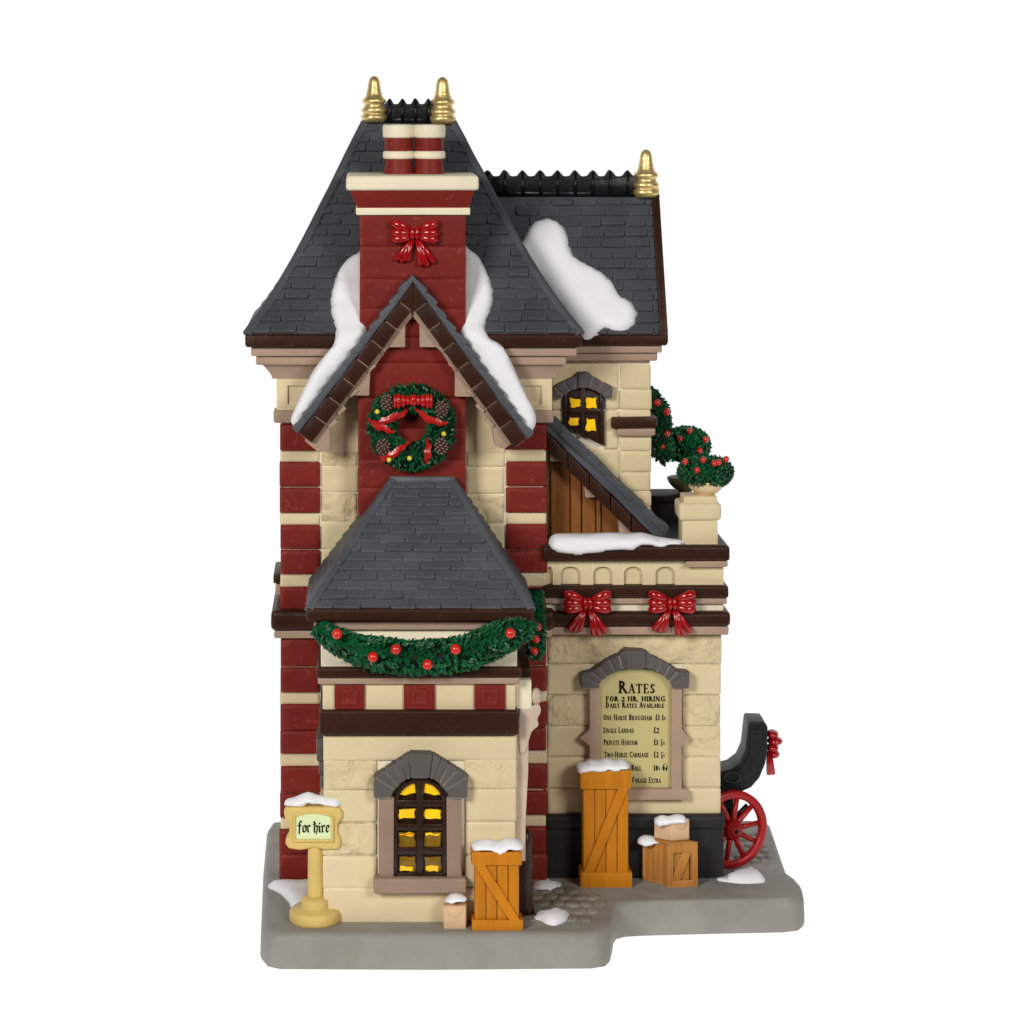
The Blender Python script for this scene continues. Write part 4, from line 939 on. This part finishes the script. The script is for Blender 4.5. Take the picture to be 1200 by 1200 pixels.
build('face', MB().pprism(arch_top(346, 388.5, 958.5, 954) + [(388, 984.5), (346.5, 984.5)], sd2 - 6, sd2), 'sign_face', sign)
for (x0, x1, y0, y1) in ((343.5, 346.5, 957, 986), (388, 391, 957, 986), (343.5, 391, 984, 987)):
    build('frame_lip', MB().pbox(x0, x1, y0, y1, sd2 - 8, sd2), 'sign_yellow', sign, bevel=1)
# blackletter drawn with a broad nib held at 40 degrees
NIB = Vector((math.cos(math.radians(40)), math.sin(math.radians(40))))
BL = {'f': (.50, [[(.18, -.12), (.18, .12), (.2, .95), (.3, 1.08), (.44, 1.0)], [(.02, .66), (.38, .66)]]),
      'o': (.56, [[(.12, .58), (.12, .14), (.28, .02), (.46, .12), (.46, .54), (.3, .68), (.12, .58)]]),
      'r': (.48, [[(.04, .62), (.14, .54), (.14, .1), (.22, .02)], [(.16, .54), (.28, .68), (.42, .6)]]),
      'h': (.6, [[(.04, 1.0), (.13, 1.06), (.13, .1), (.22, .02)], [(.15, .54), (.32, .68), (.46, .56), (.46, .1), (.34, -.16)], [(.0, .78), (.3, .86)]]),
      'i': (.34, [[(.04, .62), (.14, .56), (.14, .1), (.24, .02)], [(.1, .9), (.18, .84)]]),
      'e': (.5, [[(.44, .16), (.3, .02), (.13, .14), (.13, .56), (.28, .7), (.45, .56), (.40, .44), (.16, .30)]]), ' ': (.3, [])}
mb = MB(); x = 0; lay = []
for ch in 'for hire': lay.append((x, ch)); x += BL[ch][0]
d = sd2 - 6.6; hgt = 12.2 * K(d); sx = (386 - 349) * K(d) / x; bx, bz = X(349, d), Z(975.5, d); nw = .105
for ox, ch in lay:
    for st in BL[ch][1]:
        for a, b_ in zip(st, st[1:]):
            a, b_ = Vector(a), Vector(b_)
            pts = [a - NIB * nw, a + NIB * nw, b_ + NIB * nw, b_ - NIB * nw]
            w3 = [(bx + (ox + p.x) * sx, d, bz + p.y * hgt) for p in pts]
            ar = (pts[1] - pts[0]).cross(pts[2] - pts[0]); mb.add(w3 if ar > 0 else w3[::-1], [(0, 1, 2, 3)])
        for p in st:                               # diamond ends
            p = Vector(p); q = Vector((NIB.y, -NIB.x)) * .045
            mb.add([(bx + (ox + v.x) * sx, d - .05, bz + v.y * hgt) for v in (p - NIB * nw - q * .3, p + q, p + NIB * nw + q * .3, p - q)][::1], [(0, 1, 2, 3)])
build('lettering', mb, 'ink', sign)

# ------------------------------------------------------------------ crates and parcels
def crate(label, px0, px1, py0, py1, d, depth, top_h, bot_h, planks, diag, m):
    z0, z1 = ZB, Z(py0, d); x0, x1 = X(px0, d), X(px1, d)
    c = thing('crate', label, 'crate', ((x0 + x1) / 2, d + depth / 2, ZB), 'wooden crates beside the house')
    ht, hb = top_h * K(d), bot_h * K(d); i = 3.5
    build('body', MB().box(x0 + i + 2, x1 - i - 2, d + 5, d + depth - 3, z0, z1 - 2), m, c)
    n = planks; w = (x1 - x0 - 2 * i) / n
    for j in range(n):
        a, b_ = x0 + i + w * j, x0 + i + w * (j + 1); q = MB(); 
        q.box(a + .5, b_ - .5, d + 2.6 + rnd.uniform(-.4, .4), d + 8, z0 + hb * .5, z1 - ht * .5)
        build('plank', q, m, c, bevel=1.1, jag=.5)
    for sx_, xx in ((-1, x0 + i), (1, x1 - i)):
        for j in range(2):
            dd = depth - 6; q = MB().box(min(xx, xx - sx_ * 4), max(xx, xx - sx_ * 4), d + 4 + dd * j / 2, d + 3.4 + dd * (j + 1) / 2, z0 + hb * .5, z1 - ht * .5)
            build('side_plank', q, m, c, bevel=.8)
    build('top_board', MB().box(x0 - .5, x1 - .5, d - 1, d + depth, z1 - ht, z1), m, c, bevel=1.8, jag=.6)
    build('bottom_board', MB().box(x0, x1 + 1, d - 1.5, d + depth, z0, z0 + hb), m, c, bevel=1.8, jag=.6)
    A, B = (Vector((x0 + i + 6, z0 + hb - 1)), Vector((x1 - i - 7, z1 - ht + 1))) if diag > 0 else (Vector((x0 + i + 5, z1 - ht + 1)), Vector((x1 - i - 5, z0 + hb - 1)))
    hw = 6.2
    build('brace', MB().prism([(A.x - hw, A.y), (A.x + hw, A.y), (B.x + hw, B.y), (B.x - hw, B.y)], d - .8, d + 4), m, c, bevel=1.2, jag=.4)
    return c
crate('tall orange crate in front of the price board, snow on its lid', 680.5, 740, 903, 1042, 130, 36, 22, 18, 4, 1, 'orange')
crate('orange crate with snow on its lid by the porch corner', 553, 612, 999, 1088, -30, 27, 15, 13, 4, -1, 'orange')
# small brown crate turned towards its corner
nc = G(783, 1041); fx = Vector((37, 5, 0)); lx = Vector((-29, 31, 0)); hgt = 53 * 1.043
sc_ = thing('crate', 'small square brown crate with a parcel on it', 'crate', nc, 'wooden crates beside the house')
def skew(mb_, a0, a1, b0, b1, z0, z1):             # a along front, b along left side
    vs = [nc + fx * a + lx * b_ + Vector((0, 0, z)) for z in (z0, z1) for b_ in (b0, b1) for a in (a0, a1)]
    return mb_.add(vs, [(0, 2, 3, 1), (4, 5, 7, 6), (0, 1, 5, 4), (2, 6, 7, 3), (0, 4, 6, 2), (1, 3, 7, 5)])
build('body', skew(MB(), .07, .95, .2, .95, 1, hgt - 1), 'crate_brown', sc_)
build('lid', skew(MB(), 0, 1, 0, 1, hgt - 3, hgt), 'crate_brown', sc_, bevel=1, jag=.4)
for (a0, a1, z0, z1) in ((0, .17, 0, hgt - 3), (.83, 1, 0, hgt - 3)): build('frame_post', skew(MB(), a0, a1, 0, .1, z0, z1), 'crate_brown', sc_, bevel=1.2, jag=.4)
for (z0, z1) in ((0, 9), (hgt - 13, hgt - 3)): build('frame_rail', skew(MB(), .15, .85, 0.005, .1, z0, z1), 'crate_brown', sc_, bevel=1.2, jag=.4)
for j in range(3): build('plank', skew(MB(), .17 + .22 * j + .01, .17 + .22 * (j + 1) - .01, .13, .22, 6, hgt - 8), 'crate_brown', sc_, bevel=.8)
p0, p1 = nc + fx * .2 + Vector((0, 0, 9)), nc + fx * .8 + Vector((0, 0, hgt - 12)); up = Vector((0, 0, 8))
build('brace', MB().loft([[p0 + lx * .04 - fx * .04, p0 + fx * .24 + lx * .04, p0 + fx * .24 + lx * .15, p0 + lx * .15 - fx * .04], [p1 - fx * .24 + lx * .04, p1 + fx * .04 + lx * .04, p1 + fx * .04 + lx * .15, p1 - fx * .24 + lx * .15]]), 'crate_brown', sc_, bevel=.8)
for (b0, b1) in ((.02, .1), (.9, .98)): build('frame_post', skew(MB(), 0.004, .1, b0, b1, 0, hgt - 3), 'crate_brown', sc_, bevel=1)
for j in range(4): build('plank', skew(MB(), .05, .12, .1 + .2 * j + .008, .1 + .2 * (j + 1) - .008, 2, hgt - 4), 'crate_brown', sc_, bevel=.8)
def parcel(label, c, ax, bx_, h):
    c, ax, bx_ = Vector(c), Vector(ax), Vector(bx_); p = thing('parcel', label, 'parcel', c, 'small brown parcels')
    vs = [c + ax * a + bx_ * b_ + Vector((0, 0, z)) for z in (0, h) for b_ in (0, 1) for a in (0, 1)]
    build('box', MB().add(vs, [(0, 2, 3, 1), (4, 5, 7, 6), (0, 1, 5, 4), (2, 6, 7, 3), (0, 4, 6, 2), (1, 3, 7, 5)]), 'parcel', p, bevel=1.4, jag=.5)
    n = ax.cross(Vector((0, 0, 1))).normalized()
    if n.y > 0: n = -n
    fl = [(.06, h * .97), (.94, h * .97), (.72, h * .62), (.5, h * .5), (.28, h * .62)]
    a = [c + ax * u + Vector((0, 0, z)) + n * 1.2 for u, z in fl]; b2 = [q - n * 2.2 for q in a]
    build('flap', MB().loft([b2, a]), 'parcel', p, bevel=.6)
    return p
parcel('small brown parcel standing beside the porch crate, snow on top', G(519.5, 1089), (26, 0, 0), (3, 22, 0), 27)
q = nc + fx * .3 + lx * .22 + Vector((0, 0, hgt + .3))
parcel('small brown parcel lying on top of the square crate', q, (23, 4, 0), (-20, 12, 0), 26)

# ------------------------------------------------------------------ carriage
wd_ = 208.0; wcx, wcz = X(857, wd_), None; R = 43.5; wcz = ZB + R + 1; wcx = X(857.5, wd_)
car = thing('carriage', 'black carriage with red spoked wheels behind the office wall', 'carriage', (wcx, 250, ZB))
R = 48.5; wcz = ZB + R + .5; PSI = math.radians(20)
EX, AX = Vector((math.cos(PSI), math.sin(PSI), 0)), Vector((math.sin(PSI), -math.cos(PSI), 0))
def wheel(c, ph=.12):
    e_ = lambda a: EX * math.cos(a) + Vector((0, 0, math.sin(a)))
    mb = MB(); n = 40; rings = []
    for i in range(n):
        e = e_(2 * math.pi * i / n)
        rings.append([c + e * r_ - AX * dd for r_, dd in ((R, -3), (R, 3), (R - 2, 5), (R - 8, 5), (R - 10, 3), (R - 10, -3), (R - 8, -5), (R - 2, -5))])
    rings.append(rings[0]); mb.loft(rings, cap=False)
    w = build('wheel', mb, 'wheel_red', car, smooth=True)
    for i in range(10):
        e = e_(ph + 2 * math.pi * i / 10)
        build('spoke', MB().tube([c + e * 6, c + e * 20, c + e * (R - 6)], [4.2, 3.6, 3.0], 8), 'wheel_red', w, smooth=True)
    prof = [(3, 13), (5, 13), (6, 10), (11, 9), (12, 6), (12, -6), (3, -7)]
    build('hub', MB().loft([[c + e_(2 * math.pi * i / 18) * r_ + AX * dd for i in range(18)] for r_, dd in prof]), 'wheel_red', w, smooth=True)
    build('axle_end', MB().ball(c + AX * 13, (3, 3, 3)), 'black', w, smooth=True)
wc1 = Vector((wcx, wd_, wcz)); wc2 = wc1 - AX * 84
wheel(wc1); wheel(wc2, .3)
build('axle', MB().tube([wc1, wc2], 4, 8), 'black', car, smooth=True)
bd0 = 220.0
prof = [(877, 850), (878, 846), (896, 846), (900, 852), (899.5, 880), (897, 896), (890, 912), (880, 923), (864, 930), (840, 931), (812, 926), (806, 910), (818, 904), (846, 904), (858, 901), (868, 893), (874, 880)]
body = build('body', MB().pprism(prof, bd0, bd0 + 46), 'carriage', car, bevel=2.5, seg=3, jag=.8)
pin = [(880, 856), (892, 856), (894, 880), (890, 896), (878, 912), (862, 918), (846, 917), (846, 908), (862, 906), (873, 898), (880, 882)]
build('side_panel', MB().pprism(pin, bd0 - 2.5, bd0 + 2), 'carriage', body, bevel=1)
c = P(858, 911, bd0 - 3); mb = MB()
rings = []
for i in range(24):
    a = 2 * math.pi * i / 24; e = Vector((math.cos(a) * 11, 0, math.sin(a) * 7)); rings.append([c + e * 1.0, c + e * 1.0 + Vector((0, -2.4, 0)), c + e * .8 + Vector((0, -2.4, 0)), c + e * .8])
rings.append(rings[0]); build('scroll', mb.loft(rings, cap=False), 'carriage', body, smooth=True)
build('undercarriage', MB().box(wcx - 60, wcx + 6, 232, 268, wcz - 10, Z(927, bd0)), 'black', car, bevel=2)
build('spring', MB().tube([(wcx - 50, 222, wcz + 14), (wcx - 20, 222, wcz + 7), (wcx + 8, 222, wcz + 12), (wcx + 22, 222, wcz + 26)], 3.5, 8), 'black', car, smooth=True)
cb = thing('bow', 'red ribbon bow tied behind the carriage seat', 'bow', P(907, 910, 245), 'red ribbon bows')
mb = MB()
for (x, y, a) in ((905, 860, 8), (908, 868, 10), (905, 876, 8), (907, 883, 7)): mb.ball(P(x, y, 236), (a, 12, 5.5), 12, 8)
build('loop', mb, 'bow_red', cb, smooth=True)
build('tail', MB().pprism([(899, 882), (905, 880), (909, 908), (899, 909)], 232, 244), 'bow_red', cb, bevel=1.5)

# ------------------------------------------------------------------ snow
def roofd(py):                                     # depth of the tower roof face seen at this pixel row
    best = (1e9, ED)
    for i in range(101):
        d_, z_ = tsurf(i / 100); y_ = HY - z_ / K(d_)
        if abs(y_ - py) < best[0]: best = (abs(y_ - py), d_)
    return best[1]
RDT = {y: roofd(y) for y in range(140, 400)}
def on_tower(px, py):
    d_ = RDT.get(int(py), ED) if py < 391 else ED
    if py > 388: d_ = ED - min(8, (py - 388) * .5)
    return P(px, py, d_ - 2)
SL = [(428, 296), (414, 299), (403, 308), (394, 324), (388, 345), (388, 366), (393, 386), (391, 403), (380, 417), (368, 433), (358, 452), (348, 474), (341, 491), (345, 499), (354, 496), (372, 470), (396, 438), (424, 402), (432, 380), (430, 340)]
snow = lambda mb_, label: tag(build('snow_patch', mb_, 'snow', smooth=True), label, 'snow', 'patches of snow')
snow(patch(SL, on_tower, (-.15, -1, .45), H=9, r=11, skirt=8), 'long drift of snow left of the chimney running down behind the gable')
SR = [(541, 290), (550, 292), (561, 301), (572, 322), (578, 341), (576, 360), (569, 380), (573, 395), (588, 405), (599, 424), (608, 444), (618, 466), (627, 484), (627, 499), (617, 512), (608, 502), (590, 470), (572, 444), (550, 408), (538, 385), (538, 340)]
snow(patch(SR, on_tower, (.15, -1, .45), H=9, r=11, skirt=8), 'drift of snow right of the chimney curling over the gable foot')
def on_rear(px, py):                               # meet the eye ray with the rear roof plane
    lo, hi = RE - 30, RR
    for _ in range(40):
        m_ = (lo + hi) / 2; z_ = Z(py, m_); zr = rz0 + (rz1 - rz0) * (m_ - RE) / (RR - RE)
        if z_ > zr: lo = m_
        else: hi = m_
    return P(px, py, lo - 1)
S3 = [(606, 296), (614, 277), (624, 262), (637, 256), (652, 259), (663, 270), (668, 288), (674, 301), (690, 311), (708, 321), (719, 333), (726, 346), (740, 354), (747, 367), (743, 381), (731, 390), (717, 389), (710, 386), (700, 394), (687, 398), (678, 392), (664, 372), (645, 345), (622, 318)]
snow(patch(S3, on_rear, (0, -.85, .55), H=10, r=13, skirt=3), 'broad patch of snow on the rear slate roof')
S4 = [(644, 633), (650, 627), (665, 626), (690, 626), (715, 625), (735, 626), (752, 625), (768, 629), (785, 632), (800, 634), (799, 639), (786, 639), (774, 643), (762, 640), (750, 641), (742, 647), (728, 646), (712, 648), (696, 651), (680, 653), (664, 652), (650, 648), (644, 641)]
snow(pillow(S4, 143, 182, r=8), 'strip of snow along the terrace edge below the plank door')
def ground(px, py): return G(px, py) + Vector((0, 0, 2.4))
for pts, lab in (([(622, 1040), (630, 1035), (642, 1033), (654, 1035), (657, 1039), (648, 1044), (634, 1045)], 'flat snow patch against the brick corner foot'),
                 ([(619, 1078), (630, 1072), (644, 1068), (658, 1068), (667, 1073), (664, 1080), (652, 1085), (641, 1084), (632, 1079)], 'snow patch on the cobbles beside the porch crate'),
                 ([(840, 1032), (854, 1027), (868, 1021), (880, 1019), (890, 1024), (897, 1034), (884, 1036), (866, 1036)], 'snow patch on the pavement below the carriage wheel'),
                 ([(314, 1040), (326, 1034), (350, 1033), (366, 1033), (366, 1050), (360, 1066), (344, 1068), (338, 1058), (328, 1048)], 'snow heap on the pavement behind the sign post')):
    snow(patch(pts, ground, (0, 0, 1), H=7, r=12, step=5, skirt=3), lab)
snow(pillow([(553, 990), (560, 986), (572, 984), (583, 987), (596, 983), (607, 985), (613, 990), (612, 997), (604, 999), (597, 997), (591, 1004), (585, 1005), (578, 1000), (566, 999), (556, 1000)], -34, -4, r=6), 'snow on the lid of the porch corner crate')
snow(pillow([(677, 905), (677, 896), (685, 894), (692, 891), (702, 892), (712, 890), (722, 892), (731, 891), (737, 896), (737, 903), (729, 904), (721, 906), (712, 905), (702, 908), (694, 906), (686, 909), (680, 910)], 125, 163, r=6), 'snow on the lid of the tall orange crate')
snow(pillow([(333, 945), (336, 938), (345, 935), (354, 931), (362, 929), (371, 932), (384, 934), (394, 935), (400, 941), (398, 946), (392, 949), (384, 947), (374, 944), (366, 944), (360, 943), (355, 948), (346, 948), (338, 946)], sd2 - 8, sd2 + 14, r=6), 'snow cap on top of the for hire sign')
c = q.y - 2
snow(pillow([(768, 967), (768, 960), (775, 956), (784, 957), (792, 955), (801, 956), (804, 961), (804, 965), (798, 966), (789, 967), (779, 969), (773, 971)], c - 3, c + 16, r=4, step=3), 'snow on the parcel on top of the square crate')
snow(pillow([(748, 989), (749, 983), (756, 980), (766, 981), (774, 984), (775, 989), (768, 990), (763, 993), (758, 995), (751, 992)], 138, 166, r=4, step=3), 'snow on the open corner of the square crate lid')
snow(pillow([(522, 1059), (524, 1052), (531, 1048), (541, 1049), (547, 1053), (545, 1058), (538, 1058), (533, 1061), (527, 1061)], -32, -8, r=4, step=3), 'snow on the parcel standing beside the porch crate')
